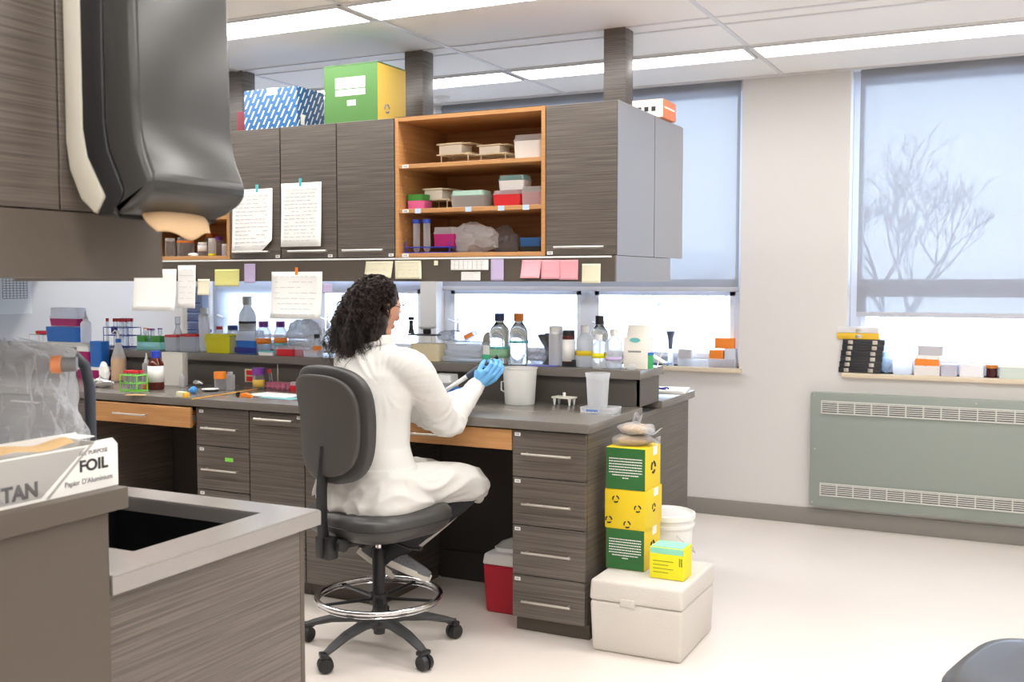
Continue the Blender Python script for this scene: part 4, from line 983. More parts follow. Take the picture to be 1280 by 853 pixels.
# left open shelf glassware
def gj(px, pl, pr, pt, y, cap, label, body=CLEAR, kind='straight', lab=None, liquid=None):
    bottle('bottle', label, pl, pr, pt, y, zb=inshelf(0), body=body, cap=cap, kind=kind, neck=.8, capz=.86, lab=lab, liquid=liquid)
gj(0, 206, 219, 298, 4.25, FROST, 'clear glass jar, leftmost on the shelf below the paper towel')
gj(0, 221, 243, 297, 4.28, CLEAR, 'clear glass jar with orange band on the shelf below the paper towel', lab=(ORANGE, .7, .82))
gj(0, 247, 259, 303, 4.24, WHITE, 'clear jar with a white label near the middle of the left shelf', lab=(PAPER, .35, .8))
gj(0, 260, 270, 298, 4.25, WHITE, 'slim white bottle with a yellow foot on the left shelf', body=PEARL, lab=(LEMON, 0, .15))
gj(0, 277, 285, 305, 4.24, WHITE, 'short white bottle next to the last one on the left shelf', body=PEARL)
gj(0, 285, 291, 310, 4.23, RED, 'tiny white bottle with red cap at the right of the left shelf', body=WHITE)
gj(0, 268, 279, 296, 4.36, PURPLE, 'clear jar with a purple lid at the back of the left shelf')
gj(0, 256, 270, 292, 4.42, ORANGE, 'clear jar with an orange lid at the back of the left shelf')
bag('crumpled_foil', 'little white crumpled piece between the jars of the left shelf', 236, 248, 316, 4.22, inshelf(0), .03, PAPER, 31, .005)
bag('plastic_bag', 'dark crumpled bag on the upper board of the left open shelf', 262, 288, 268, 4.35, inshelf(1)-.0, .1, clear('bag_dark', (.35, .33, .32), .6, .2, bump=1), 33, .015)

# ---------------------------------------------------------------- on top of the cupboards
def carton(name, label, pl, pr, ps, pt, y0, m_front, m_side, group=None, zb=ZU1+.0015):
    a = at(pl, pt, y=y0); c = at(pr, pt, y=y0); e = at(ps, pt, x=c.x)
    w_, d_, h_ = c.x-a.x, e.y-y0, a.z-zb
    t = thing(name, label, 'carton', ((a.x+c.x)/2, y0+d_/2, zb))
    MB().box(-w_/2, w_/2, -d_/2, d_/2, 0, h_, .002).out('body', m_side, t)
    if m_front: MB().box(-w_/2+.001, w_/2-.001, -d_/2-.0008, -d_/2, .001, h_-.001).out('front_panel', m_front, t, smooth=False)
    return t, w_, d_, h_
GC, w_, d_, h_ = carton('carton', 'green and yellow carton with white address labels on top of the cupboards', 405, 472, 507, 85, 4.30, mat('lime_green', rgb(70, 116, 54), .5), mat('warm_yellow', rgb(206, 172, 74), .5))
MB().box(-w_/2-.001, w_/2+.001, -d_/2-.002, d_/2, h_, h_+.006, .001).out('lid_flap', mat('dark_green', rgb(70, 110, 60), .5), GC)
b = MB().box(-.09, .085, -d_/2-.002, -d_/2-.0008, h_*.62, h_*.80).box(-.09, .085, -d_/2-.002, -d_/2-.0008, h_*.5, h_*.60).box(-.02, .03, -d_/2-.002, -d_/2-.0008, h_*.33, h_*.42)
b.out('address_label', PAPER, GC, smooth=False)
def recycle(parent, x, y, z, s, m, face):
    b = MB()
    for k in range(3):
        a = k*2.09
        pts = [(math.cos(a+u)*s*.5, math.sin(a+u)*s*.5) for u in (0, .35, .7, 1.05, 1.4)]
        b.tube([((x+p[0], y, z+p[1]) if face == 'y' else (x, y+p[0], z+p[1])) for p in pts], s*.12, 5)
    return b.out('printed_mark', m, parent)
recycle(GC, w_/2, -d_/2+.08, h_*.28, .04, INK, 'x')
BM = bpy.data.materials.new('blue_dash_print'); BM.use_nodes = True
nt = BM.node_tree; bs = nt.nodes['Principled BSDF']; L = nt.links.new
tc = nt.nodes.new('ShaderNodeTexCoord'); sp = nt.nodes.new('ShaderNodeSeparateXYZ'); L(tc.outputs['Object'], sp.inputs[0])
def M_(op, a, b_=None, c=None):
    n = nt.nodes.new('ShaderNodeMath'); n.operation = op
    for i, v in enumerate((a, b_, c)):
        if v is None: continue
        if isinstance(v, (int, float)): n.inputs[i].default_value = v
        else: L(v, n.inputs[i])
    return n.outputs[0]
h_ax = M_('ADD', sp.outputs[0], sp.outputs[1]); s_ = M_('MULTIPLY', M_('SUBTRACT', h_ax, M_('MULTIPLY', sp.outputs[2], .55)), 30)
row = M_('FLOOR', s_); fr_ = M_('FRACT', s_)
t2 = M_('ADD', M_('MULTIPLY', sp.outputs[2], 17), M_('MULTIPLY', row, .5)); f2 = M_('FRACT', t2)
dash = M_('MULTIPLY', M_('LESS_THAN', fr_, .30), M_('LESS_THAN', f2, .72))
mx = nt.nodes.new('ShaderNodeMix'); mx.data_type = 'RGBA'; mx.inputs[6].default_value = (*rgb(34, 92, 146), 1); mx.inputs[7].default_value = (*rgb(222, 236, 246), 1)
L(dash, mx.inputs[0]); L(mx.outputs[2], bs.inputs['Base Color']); bs.inputs['Roughness'].default_value = .5
BC, w_, d_, h_ = carton('carton', 'blue carton printed with slanted white dashes on top of the cupboards', 305, 371, 405, 114, 4.40, None, BM)
MB().box(-w_*.06, w_*.14, -d_/2-.0015, -d_/2, h_*.86, h_+.002).box(w_/2, w_/2+.0015, -d_/2+.03, -d_/2+.06, h_*.2, h_*.42).out('tape', PAPER, BC, smooth=False)
c_, w_, d_, h_ = carton('carton', 'dark red box edge to the left of the blue dashed carton', 296, 306, 309, 140, 4.62, None, mat('maroon', rgb(130, 30, 50), .5))
WC, w_, d_, h_ = carton('carton', 'white and orange carton behind the cupboard end near the window', 790, 829, 845, 126, 4.72, mat('cartonw', rgb(226, 218, 206), .6), mat('orange_card', rgb(240, 140, 96), .6))
b = MB()
for k in range(3): b.box(-.05+k*.035, -.03+k*.035, -d_/2-.0016, -d_/2-.0008, h_*.35, h_*.6)
b.out('printed_mark', INKD, WC, smooth=False)
MB().box(w_/2, w_/2+.001, -d_/2+.02, d_/2-.02, h_*.52, h_*.62).out('stripe', PAPER, WC, smooth=False)
p = at(638, 133, y=4.3)
for k, (px, m_, nm) in enumerate(((628, RED, 'flat red packet lying on the honey wood shelf unit, left one'), (652, mat('pale_red', rgb(220, 90, 80), .5), 'flat reddish packet lying on the honey wood shelf unit, right one'))):
    p = at(px, 134, y=4.36)
    t = thing('packet', nm, 'packet', (p.x, 4.40, ZU1+.001), R(8-14*k)); MB().box(-.07, .07, -.035, .035, 0, .014, .004).out('body', m_, t); MB().box(-.03, .04, -.0362, -.035, .003, .011).out('dark_band', INKD, t, smooth=False)

# ---------------------------------------------------------------- papers and notes
def note(name, label, pl, pr, pt, pb, y, m, lines=0, curl=.004, cat='note', tape=None, cut=None, tz=0, grid_=False):
    a = at(pl, pt, y=y); c = at(pr, pb, y=y); w_ = c.x-a.x; h_ = a.z-at(pl, pb, y=y).z
    t = thing(name, label, cat, ((a.x+c.x)/2, y-.002, a.z)); 
    def fn(u, v):
        x = -w_/2+w_*u; z = -h_*v
        if cut and u > .75 and v > .8: z = -h_*(.8+(v-.8)*(1-(u-.75)/.25*.9))
        return (x+tz*v*w_, -.001-curl*v*v-curl*.7*abs(math.sin(3*u))*v, z)
    o = MB().grid(fn, 8, 8).out('sheet', m, t); mod(o, 'SOLIDIFY', thickness=.0004)
    if lines:
        b = MB(); rnd = random.Random(pl*7+pt)
        for k in range(lines):
            v = .1+.8*k/max(1, lines-1); x = .08
            while x < .85:
                L_ = rnd.uniform(.04, .16)
                if rnd.random() < .85:
                    p1, p2 = Vector(fn(x, v)), Vector(fn(min(x+L_, .9), v))
                    b.box(p1.x, p2.x, min(p1.y, p2.y)-.0014, max(p1.y, p2.y)-.0002, p1.z-h_*.006-.0006, p1.z)
                x += L_+.03
        if grid_:
            for k in range(7): 
                p1 = Vector(fn(.1+.12*k, .08)); b.box(p1.x, p1.x+.0012, p1.y-.0034-curl, p1.y-.0004, -h_*.9, -h_*.1)
        b.out('printing', PRINT, t, smooth=False)
    if tape:
        MB().box(tape[0]*w_-.008-w_/2, tape[0]*w_+.008-w_/2, -.003, 0, -.016, .022).out('tape', tape[1], t, smooth=False)
    return t
TBL = mat('teal_tape', rgb(96, 196, 200), .6)
note('printed_sheet', 'curled white printed sheet taped to the cupboard beside the dispenser', 291, 342, 238, 316, YU-.001, PAPER, 14, .012, 'paper', (.62, TBL), True)
note('printed_sheet', 'white printed sheet taped to the middle of three cupboards', 352, 403, 230, 309, YU-.001, PAPER, 15, .01, 'paper', (.48, TBL))
YR = 4.171
note('printed_sheet', 'large pale sheet hanging under the cupboards by orange tape, left of the head', 340, 404, 340, 398, YR, PAPER, 8, .02, 'paper', (.5, ORANGE))
note('printed_sheet', 'plain pale sheet hanging at the left below the towel dispenser', 168, 222, 337, 388, YR, PAPER, 0, .02, 'paper', None)
note('printed_sheet', 'narrow printed sheet with green edges hanging left of the yellow notes', 223, 246, 332, 385, YR, PAPER, 7, .01, 'paper', None)
note('sticky_note', 'small cream note hanging low beside the green yellow one', 248, 263, 349, 369, YR, CREAM, 2, .008)
note('sticky_note', 'wide yellow green note with a drawn cross, left of the lilac strip', 269, 300, 337, 358, YR, YNOTE, 3, .003)
note('paper_strip', 'lilac strip on the raceway right of the yellow green note', 306, 320, 330, 354, YR, LILAC, 4, .002)
note('sticky_note', 'lilac note hanging just left of the hair', 404, 416, 355, 366, YR, LILAC, 3, .003)
note('sticky_note', 'slanted cream note on the raceway, left of a pair above the head', 458, 492, 327, 348, YR, CREAM, 3, .006, tz=-.06)
note('sticky_note', 'cream note on the raceway, right of a pair above the head', 494, 527, 326, 349, YR, CREAM, 5, .004, tz=.03)
note('paper_scrap', 'tiny cream scrap right of the cream pair of notes', 543, 548, 326, 332, YR, CREAM, 0, .001)
note('printed_card', 'wide white table card on the raceway below the wooden shelves', 564, 611, 325, 338, YR, PAPER, 3, .001, grid_=True)
note('printed_card', 'small white card below the wide table card', 577, 601, 340, 351, YR, PAPER, 4, .001)
note('paper_strip', 'lilac strip on the raceway left of the pink notes', 614, 630, 324, 351, YR, LILAC, 4, .001)
note('sticky_note', 'curled pink note, leftmost of the three pink ones', 653, 677, 325, 348, YR, PINK, 2, .012, tz=-.05)
note('sticky_note', 'pink note, middle of the three pink ones', 677, 700, 325, 349, YR, PINK, 3, .004)
note('sticky_note', 'pink note, rightmost of the three pink ones', 700, 723, 325, 350, YR, PINK, 2, .003)
note('sticky_note', 'cream note at the right end of the raceway, alone', 728, 751, 330, 354, YR, CREAM, 2, .003)
# chart on the left wall
a_ = at(0, 350, x=XL+.004); c_ = at(40, 392, x=XL+.004)
t = thing('wall_chart', 'white sheet with a ruled table on the cream side wall at far left', 'paper', (XL+.004, (a_.y+c_.y)/2-.03, c_.z))
hy, hz = (c_.y-a_.y)/2+.03, a_.z-c_.z+.03
MB().box(-.001, .001, -hy, hy, 0, hz).out('sheet', PAPER, t, smooth=False)
b = MB()
for k in range(8): b.box(.001, .002, -hy*.5+k*hy*.18, -hy*.5+k*hy*.18+.003, hz*.4, hz*.92)
for k in range(9): b.box(.001, .002, -hy*.5, hy*.78, hz*.4+k*hz*.065, hz*.4+k*hz*.065+.003)
b.out('ruled_table', INK, t, smooth=False)

# ---------------------------------------------------------------- window sill things
SZ = SILL+.0006; YS = YB+.03
p = at(1047, 466, y=YS); pr_ = at(1104, 466, y=YS)
hcase = (at(1075, 424, y=YS).z-SZ)/6
CASE = mat('black_case', rgb(42, 42, 46), .45)
for k in range(6):
    off = (.0, .004, .008, .012, .018, .02)[k]
    t = thing('slide_case', ['lowest black latched case in the pile on the window sill', 'second black latched case from the bottom of the sill pile', 'third black latched case from the bottom of the sill pile', 'fourth black latched case from the bottom of the sill pile', 'fifth black latched case from the bottom of the sill pile', 'topmost black latched case, directly under the yellow box'][k], 'case', ((p.x+pr_.x)/2+off, YS+.0, SZ+k*hcase), R(1.5*(k % 3-1)))
    wv = (pr_.x-p.x)/2-.012
    MB().box(-wv, wv, -.045, .045, 0, hcase*.48, .002).out('base', CASE, t); MB().box(-wv, wv, -.045, .045, hcase*.5, hcase*.985, .002).out('lid', CASE, t)
    for s in (-.62, .55): MB().box(s*wv-.014, s*wv+.014, -.049, -.045, hcase*.15, hcase*.8, .0015).out('latch', STEEL, t)
zt = SZ+6*hcase
for nm, m_, lb in (('slide_box', mat('mustard', rgb(236, 190, 50), .5), 'mustard yellow box on the pile of black cases'), ('slide_box', mat('pale_box', rgb(224, 222, 224), .5), 'pale box topping the pile of black cases')):
    h_ = .036 if nm == 'slide_box' and 'mustard' in m_.name else .034
    t = thing(nm, lb, 'box', ((p.x+pr_.x)/2-.004, YS, zt+.0005)); MB().box(-.125, .11, -.04, .04, 0, h_, .002).out('body', m_, t)
    MB().box(-.02, .015, -.0425, -.04, h_*.2, h_*.75, .001).out('latch', STEEL, t); zt += h_+.001
bag('plastic_bag', 'bluish clear bag leaning against the black cases', 1103, 1113, 440, YS+.01, SZ, .06, clear('bluebag', (.75, .86, .97), .4, .15, bump=1), 41, .008)
xc, w_, h_ = sz(1114, 1144, 426, YS, SZ)
t = thing('beaker', 'milky plastic beaker with a crumpled lid on the window sill', 'beaker', (xc, YS, SZ))
MB().lathe([(0, 0), (w_*.38, 0), (w_*.40, .004), (w_*.46, h_*.86), (w_*.52, h_*.9), (w_*.52, h_*.95), (0, h_*.95)]).out('body', PEARL, t); MB().cyl(.02, 0, h_*.95, h_, .03).out('lid', FROST, t)
def sb(name, label, pl, pr, pt, pb, m, dep=.08, y=YS, cat='box', lid=None):
    zb = at((pl+pr)/2, pb, y=y).z if pb else SZ
    if zb < SZ+.012: zb = SZ
    return crate(name, label, pl, pr, pt, y-dep/2, zb, dep, m, lid, .25, cat=cat, taper=0)
GRB = mat('grey_plate', rgb(196, 194, 200), .5)
sb('plate_box', 'white box below the orange one on the right sill', 1142, 1175, 457.5, None, mat('wb', rgb(232, 228, 226), .5))
sb('plate_box', 'orange box in the pile on the right window sill', 1143, 1174, 449, 457.3, ORANGE)
sb('plate_box', 'white box between the orange and the grey one on the right sill', 1144, 1176, 444.5, 448.8, WHITE)
sb('plate_box', 'grey tilted box topping the pile on the right sill', 1147, 1179, 433, 444.2, GRB)
sb('plate_box', 'low grey lilac box right of the orange pile', 1176, 1197, 456, None, mat('gl2', rgb(196, 196, 212), .5))
sb('plate_box', 'long white box left of the amber jar on the sill', 1199, 1230, 456, None, mat('wb2', rgb(238, 238, 244), .5))
bottle('jar', 'small amber jar with an orange lid on the right sill', 1233, 1247, 456, YS, zb=SZ, body=mat('amber_dark', rgb(70, 20, 30), .2), cap=mat('orange_dark', rgb(200, 120, 40), .4), kind='straight', neck=.92, capz=.78, cat='jar')
sb('plate_box', 'long pale green and white box at the right edge on the sill', 1249, 1300, 456, None, mat('pg', rgb(208, 220, 212), .5), lid=WHITE)
# left sill (end of window behind the bench)
YS2 = YB+.02
t = thing('funnel_tube', 'dark funnel on a clear cylinder on the window sill by the wall pier', 'funnel', (at(838, 450, y=YS2).x, YS2, SZ))
h_ = at(838, 414, y=YS2).z-SZ
MB().lathe([(0, 0), (.022, 0), (.022, .006), (.017, .01), (.015, h_*.48), (0, h_*.48)]).out('cylinder', FROST, t)
MB().lathe([(0, h_*.48), (.013, h_*.48), (.018, h_*.8), (.03, h_), (0, h_)]).out('funnel', mat('slate_funnel', rgb(92, 98, 120), .4), t)
sb('plate_box', 'long clear plastic box under the smaller boxes on the left sill', 846, 884, 449, None, FROST)
sb('plate_box', 'grey box on the long clear one on the left sill', 847, 864, 437, 448.8, GRB, .06)
sb('plate_box', 'clear box at the right under the orange boxes on the left sill', 885, 919, 449, None, FROST)
sb('plate_box', 'small orange box, lower of the two on the left sill', 886, 904, 438, 448.8, ORANGE, .06)
sb('plate_box', 'pale grey box right of the lower orange one on the left sill', 905, 919, 436, 448.8, mat('pgb', rgb(214, 218, 230), .5), .06)
sb('plate_box', 'larger orange box, topmost at the right end of the left sill', 893, 917, 423, 435.8, ORANGE, .06)
t = thing('tilted_tray', 'white tray leaning on the left sill behind the shelf end', 'tray', (at(822, 452, y=YS2).x, YS2, SZ+.03)); t.rotation_euler = (0, R(28), 0)
MB().box(-.075, .075, -.04, .04, 0, .014, .003).out('body', mat('tray_white', rgb(226, 224, 222), .5), t)
t = thing('cable', 'dark and blue cord heap on the sill beside the funnel', 'cord', (at(822, 456, y=YS2).x, YS2-.03, SZ))
MB().tube([(-.07+.012*k, .015*math.sin(k*1.9), .005+.004*(k % 2)) for k in range(14)], .0035, 8).out('cord', BLACK, t)
MB().tube([(-.02+.014*k, .02*math.cos(k*1.6), .012+.004*(k % 2)) for k in range(10)], .003, 8).out('blue_cord', BLUE, t)

# ---------------------------------------------------------------- floor things at the bench end
GF = mat('grey_foam', rgb(216, 210, 202), .7, bump=.25, bscale=160, var=.03)
t = thing('foam_cooler', 'big grey styrofoam cooler on the floor at the bench end, carrying cartons', 'cooler', (-1.352, 4.022, 0))
def rbox(w0, d0, w1, d1, z0, z1, r=.018):
    b = MB(); t_ = bmesh.new(); bmesh.ops.create_cube(t_, size=1)
    for v in t_.verts:
        top = v.co.z > 0; w__, dd = (w1, d1) if top else (w0, d0)
        v.co = Vector((v.co.x*w__, v.co.y*dd, z1 if top else z0))
    bmesh.ops.bevel(t_, geom=t_.edges[:], offset=r, segments=4, affect='EDGES', profile=.5)
    return b.add(t_)
rbox(.365, .435, .38, .45, 0, .205, .014).out('tub', GF, t)
L_ = rbox(.385, .455, .375, .445, .2055, .29, .014).box(-.06, .0, -.232, -.215, .195, .225, .004); L_.out('lid', GF, t)
ct = (-1.35, 4.04, .2915)
YEL = mat('carton_yellow', rgb(240, 208, 36), .5)
def lettering(parent, w_, y, h_, rows, m, z0, z1, seed=3, short=True):
    b = MB(); rnd = random.Random(seed)
    for k in range(rows):
        z = z1-(z1-z0)*k/(rows-1); half = w_*.42*(1 if k < rows-2 else (.8 if k == rows-2 else .18)); x = -half
        while x < half:
            L_ = rnd.uniform(.003, .009)
            b.box(x, min(half, x+L_), y-.0006, y, z-(z1-z0)/rows*.22, z+(z1-z0)/rows*.22); x += L_+.0018
    return b.out('printed_lines', m, parent, smooth=False)
def kitbox(label, x0, x1, y0, y1, z0, z1, green, rz=0):
    t = thing('carton', label, 'carton', ((x0+x1)/2, (y0+y1)/2, z0), rz); w_, d_, h_ = x1-x0, y1-y0, z1-z0
    MB().box(-w_/2, w_/2, -d_/2, d_/2, 0, h_, .0015).out('body', YEL, t)
    if green:
        MB().box(-w_/2+.001, w_/2-.001, -d_/2-.0008, -d_/2, .001, h_-.001).out('front_panel', mat('kit_green', rgb(46, 108, 52), .5), t, smooth=False)
        lettering(t, w_, -d_/2-.0008, h_, 8, PAPER, h_*.28, h_*.74)
    else:
        for (x, z) in ((-.04, .75), (.055, .55), (-.07, .2), (.01, .12)): recycle(t, x, -d_/2, h_*z, .026, INKD, 'y')
    recycle(t, w_/2, .0, h_*.5, .045 if green else .03, INKD, 'x')
    MB().box(w_/2, w_/2+.001, -.0, .05, h_*.78, h_-.002).out('white_label', PAPER, t, smooth=False)
    return t
za = at(758, 658, y=3.97).z
xa, xb = at(758, 600, y=3.97).x, at(806, 600, y=3.97).x
kz = [.2915, .2915+.168, .2915+.168+.160, .2915+.168+.160+.172]
kitbox('green fronted yellow carton, lowest in the pile on the grey cooler', xa, xb, 3.97, 4.17, kz[0], kz[1]-.001, True)
kitbox('all yellow carton with small printed marks, middle of the pile on the cooler', xa-.004, xb+.006, 3.97, 4.165, kz[1], kz[2]-.001, False, R(-1.5))
kitbox('green fronted yellow carton, topmost under the bagged samples', xa-.002, xb+.002, 3.97, 4.16, kz[2], kz[3]-.001, True)
p1 = at(809, 722, z=.2915); p2 = at(858, 726, z=.2915)
t = thing('kit_box', 'lemon yellow small box with a teal top on the grey cooler', 'box', ((p1.x+p2.x)/2+.002, p1.y+.05, .2915), R(0))
wv = .070; hv = .125
MB().box(-wv, wv, -.045, .06, 0, hv, .002).out('body', mat('lemon_card', rgb(244, 234, 30), .5), t)
MB().box(-wv*.97, wv*.97, -.0465, -.043, hv*.80, hv*.99, .001).box(-wv*.9, wv*.9, -.04, .055, hv, hv+.003).out('teal_insert', mat('aqua', rgb(150, 226, 196), .5), t, smooth=False)
b = MB()
for k in range(4): b.box(-wv*.8, wv*.1+.02*(k % 2), -.0462, -.045, hv*(.2+.12*k), hv*(.215+.12*k))
b.box(wv*.72, wv*.78, -.0462, -.045, hv*.45, hv*.7).box(wv*.84, wv*.9, -.0462, -.045, hv*.45, hv*.7); b.out('printed_lines', mat('olive_ink', rgb(120, 130, 30), .6), t, smooth=False)
BRD = mat('brown_pellets', rgb(206, 176, 132), .8, var=.25, vscale=60, bump=.6, bscale=50)
for k in range(2):
    xc = (xa+xb)/2+.012*k; zb = kz[3]+.0008+.046*k
    b = MB(); b.sphere((0, 0, 0), 1, 30, (.072, .052, .020))
    for v in b.b.verts: v.co += noise.noise_vector(v.co*28+Vector((k*5, 0, 0)))*.010; v.co.z = max(.0008, v.co.z+.019)
    o = b.out('bag_contents', BRD)
    t = thing('sample_bag', ['lower clear bag of brown pellets on the carton pile', 'upper clear bag of brown pellets with a raised flap, topmost of all'][k], 'bag', (xc, 4.06, zb), R(15-40*k)); o.parent = t
    b = MB(); b.sphere((0, 0, 0), 1, 30, (.088, .066, .026))
    for v in b.b.verts: v.co += noise.noise_vector(v.co*22+Vector((k*5, 3, 0)))*.011; v.co.z = max(.0002, v.co.z+.021)
    b.grid(lambda u, v: (.06+.05*u, -.05+.1*v+.01*math.sin(u*6), .02+.012*math.sin(v*5+u*3)), 8, 8)
    if k: b.grid(lambda u, v: (-.03+.05*v, .0+.02*u, .03+.05*u+.008*math.sin(v*7)), 8, 8)
    b.out('clear_film', CBAG, t)
# white buckets behind
for k, (zb) in enumerate((0.0,)):
    pc = at(845, 640, y=4.62)
    t = thing('bucket', 'white lidded plastic bucket on the floor behind the yellow cartons', 'bucket', (-1.425, 4.405, 0)); hb = .435
    MB().lathe([(0, 0), (.10, 0), (.105, .006), (.116, hb*.9), (.124, hb*.9), (.124, hb*.93), (.118, hb*.93), (.12, hb)]).out('pail', WHITE, t)
    MB().lathe([(.122, hb-.012), (.127, hb-.01), (.127, hb+.012), (.118, hb+.016), (.108, hb+.006), (0, hb+.006)]).out('lid', WHITE, t)
    MB().tube([(.127*math.cos(a), .127*math.sin(a), hb*.85-.10*math.sin((a+.9)/2.6*math.pi)) for a in [i*.26-.9 for i in range(11)]], .0022, 6).out('bail_handle', STEEL, t)
# red cooler and shoe under the bench
t = thing('red_cooler', 'small red cooler with a white lid in the knee space', 'cooler', (-2.036, 4.13, 0))
rbox(.205, .17, .225, .19, 0, .215, .012).out('tub', DRED, t); rbox(.23, .195, .215, .18, .2155, .265, .010).out('lid', mat('lid_white', rgb(222, 218, 214), .5), t)
t2_ = thing('canvas_shoe', 'grey white shoe resting on the red cooler lid', 'shoe', (-2.02, 4.12, .266), R(100))
MB().rings([((0, 0, 0), .038, .10, .8), ((0, 0, .018), .04, .102, .8)], 24).out('sole', WHITE, t2_)
MB().rings([((0, 0, .018), .037, .098, .8), ((0, -.01, .045), .034, .08, .8), ((0, -.035, .068), .024, .045, .8)], 24).out('upper', mat('shoe_grey', rgb(170, 168, 166), .7), t2_)

# ---------------------------------------------------------------- foreground shelf things
xf = -1.604; A = at(0, 640, x=xf); B_ = at(148, 607, x=xf); TOPZ = 1.0675
hfar = at(148, 546, x=xf).z-TOPZ; yfar = B_.y; L0 = .42
t = thing('foil_carton', 'white and grey foil carton with lettering, open, in the left foreground', 'carton', (xf, yfar-.0, TOPZ))
WCARD = mat('white_card', rgb(240, 238, 234), .55); GCARD = mat('grey_card', rgb(172, 170, 167), .55)
hN = hfar
def face(x, th=.002):
    return [(-L0, 0), (-.0, 0), (0, hN*.86), (-.012, hN), (-.055, hN*.99), (-.057, hN*.93), (-L0, hN*.93)]
MB().prism(face(0), 0, -.002, 0).out('front_wall', WCARD, t, smooth=False)
MB().prism([(-L0, 0), (0, 0), (0, hN*.86), (-.012, hN*1.04), (-L0, hN*1.04)], 0, -.102, -.10).out('back_wall', WCARD, t, smooth=False)
MB().box(-.10, -.002, -.002, 0, 0, hN*.86).box(-.10, -.002, -L0, -L0+.002, 0, hN*.86).box(-.10, -.002, -L0, 0, 0, .002).out('end_walls', WCARD, t, smooth=False)
MB().box(-.101, -.05, -.052, -.010, hN*.98, hN*1.0).out('tuck_flap', WCARD, t, smooth=False)
MB().prism([(-L0, .006), (-.180, .006), (-.076, hN*.90), (-L0, hN*.90)], 0, 0, .0006).out('grey_panel', GCARD, t, smooth=False)
MB().prism([(-.170, .002), (-.162, .002), (-.060, hN*.93), (-.068, hN*.93)], 0, 0, .0008).out('diagonal_stripe', GCARD, t, smooth=False)
MB().text('FOIL', .030, FACE_X((.0008, -.094, hN*.42)), .0004, sx=1.12, bold=.0009).out('lettering', INKD, t, smooth=False)
MB().text('ALL PURPOSE', .0115, FACE_X((.0008, -.094, hN*.74)), .0003).text("Papier D'Aluminium", .014, FACE_X((.0008, -.128, hN*.17)), .0003).out('small_lettering', INK, t, smooth=False)
MB().text('SPARTAN', .037, FACE_X((.0012, -.186, hN*.13)), .0004, align='RIGHT', sx=1.0, bold=.0014).out('printed_name', mat('grey_ink', rgb(92, 92, 92), .6), t, smooth=False)
r_ = MB().lathe([(.018, -.3), (.024, -.3), (.024, .0), (.018, .0), (.018, -.3)], n=24, M=XF((-.05, -.09, .048), 0, R(90)))
fr_o = thing('foil_roll', 'roll of aluminium foil on a brown core inside the foil carton', 'roll', (xf-.05, yfar-.09, TOPZ+.048))
MB().lathe([(.014, -.3), (.03, -.3), (.03, -.0), (.014, -.0), (.014, -.3)], n=24, M=XF((0, -.3, 0), 0, R(90))).out('foil', FOIL, fr_o)
MB().lathe([(.011, -.31), (.014, -.31), (.014, .012), (.011, .012), (.011, -.31)], n=24, M=XF((0, -.3, 0), 0, R(90))).out('core', CARD, fr_o)
MB().grid(lambda u, v: (-.085+.06*u, -.39+.31*v, hN*(.93+.10*math.sin(u*3.0))+.004*math.sin(v*14)), 8, 20).out('cardboard_insert', CARD, t)
# big clear bag with knobbed bottle behind
pb = at(55, 560, y=1.62)
BAG = clear('thin_bag', (.93, .94, .96), .20, .14, bump=1.0, bscale=14, edge=.35)
def bagfn(u, v):
    a = u*2*math.pi; n = noise.noise(Vector((math.cos(a)*2.2, math.sin(a)*2.2, v*2.4)))*.03+abs(noise.noise(Vector((math.cos(a)*4.5+9, math.sin(a)*4.5, v*3.5))))*.045-.010
    r = (.098-.014*v+.026*math.sin(v*3.1))*(1+.25*math.sin(a*3+v*2)*.4)+n
    if v > .9: r *= (1-v)/.1*.8+.2
    return (r*math.cos(a)*1.12, r*math.sin(a)*.62, .275*v+.012*math.sin(a*5)*v)
pbx = at(50, 540, x=-1.86)
o = MB().grid(bagfn, 110, 44).out('plastic_bag', BAG, ang=60); put(o, (-1.84, 1.425, TOPZ), R(62)); tag(o, 'large crumpled clear bag standing behind the foil carton at far left', 'bag')
t = thing('capped_tube', 'grey tube with orange cap poking through the large clear bag', 'tube', (0, 0, 0)); q = at(72, 456, x=-1.745); t.location = q
MB().lathe([(0, -.016), (.015, -.016), (.015, .016), (0, .016)], M=XF((0.012, .016, 0), R(-50), R(90))).out('body', mat('mid_grey', rgb(130, 130, 132), .5), t)
MB().lathe([(0, -.010), (.018, -.010), (.018, .008), (.014, .010), (0, .010)], M=XF((-.004, -.0, 0), R(-50), R(90))).out('cap', mat('salmon', rgb(236, 150, 100), .5), t)
t = thing('gas_column', 'dark upright pole on the sink worktop behind the clear bag', 'pole', (0, 0, 0))
q = at(111, 442, x=-2.02); t.location = (-2.02, q.y, .8955); hq = q.z-.8955
MB().tube([(0, 0, 0), (0, 0, hq*.8), (-.004, -.01, hq*.93), (-.02, -.03, hq)], .013, 14).out('pole', mat('slate_pole', rgb(60, 66, 76), .4), t)
q = at(15, 545, x=-1.735)
t = thing('glove_box', 'sky blue carton corner behind the foil carton at the left edge', 'box', (-1.735, q.y-.06, TOPZ), R(0))
MB().box(-.018, .018, -.10, .07, 0, .075, .002).out('body', mat('sky_card', rgb(70, 170, 220), .5), t); MB().box(.018, .019, -.08, .04, .03, .05).out('white_panel', PAPER, t, smooth=False)
q = at(2, 436, x=-2.0)
t = thing('sample_bottle', 'red capped bottle at the left picture edge beside the clear bag', 'bottle', (q.x, min(q.y-.02, 1.45), TOPZ))
MB().lathe([(0, 0), (.022, 0), (.022, q.z-TOPZ-.02), (0, q.z-TOPZ-.02)]).out('bottle', FROST, t); MB().lathe([(0, q.z-TOPZ-.02), (.018, q.z-TOPZ-.02), (.018, q.z-TOPZ+.006), (0, q.z-TOPZ+.006)]).out('cap', RED, t)
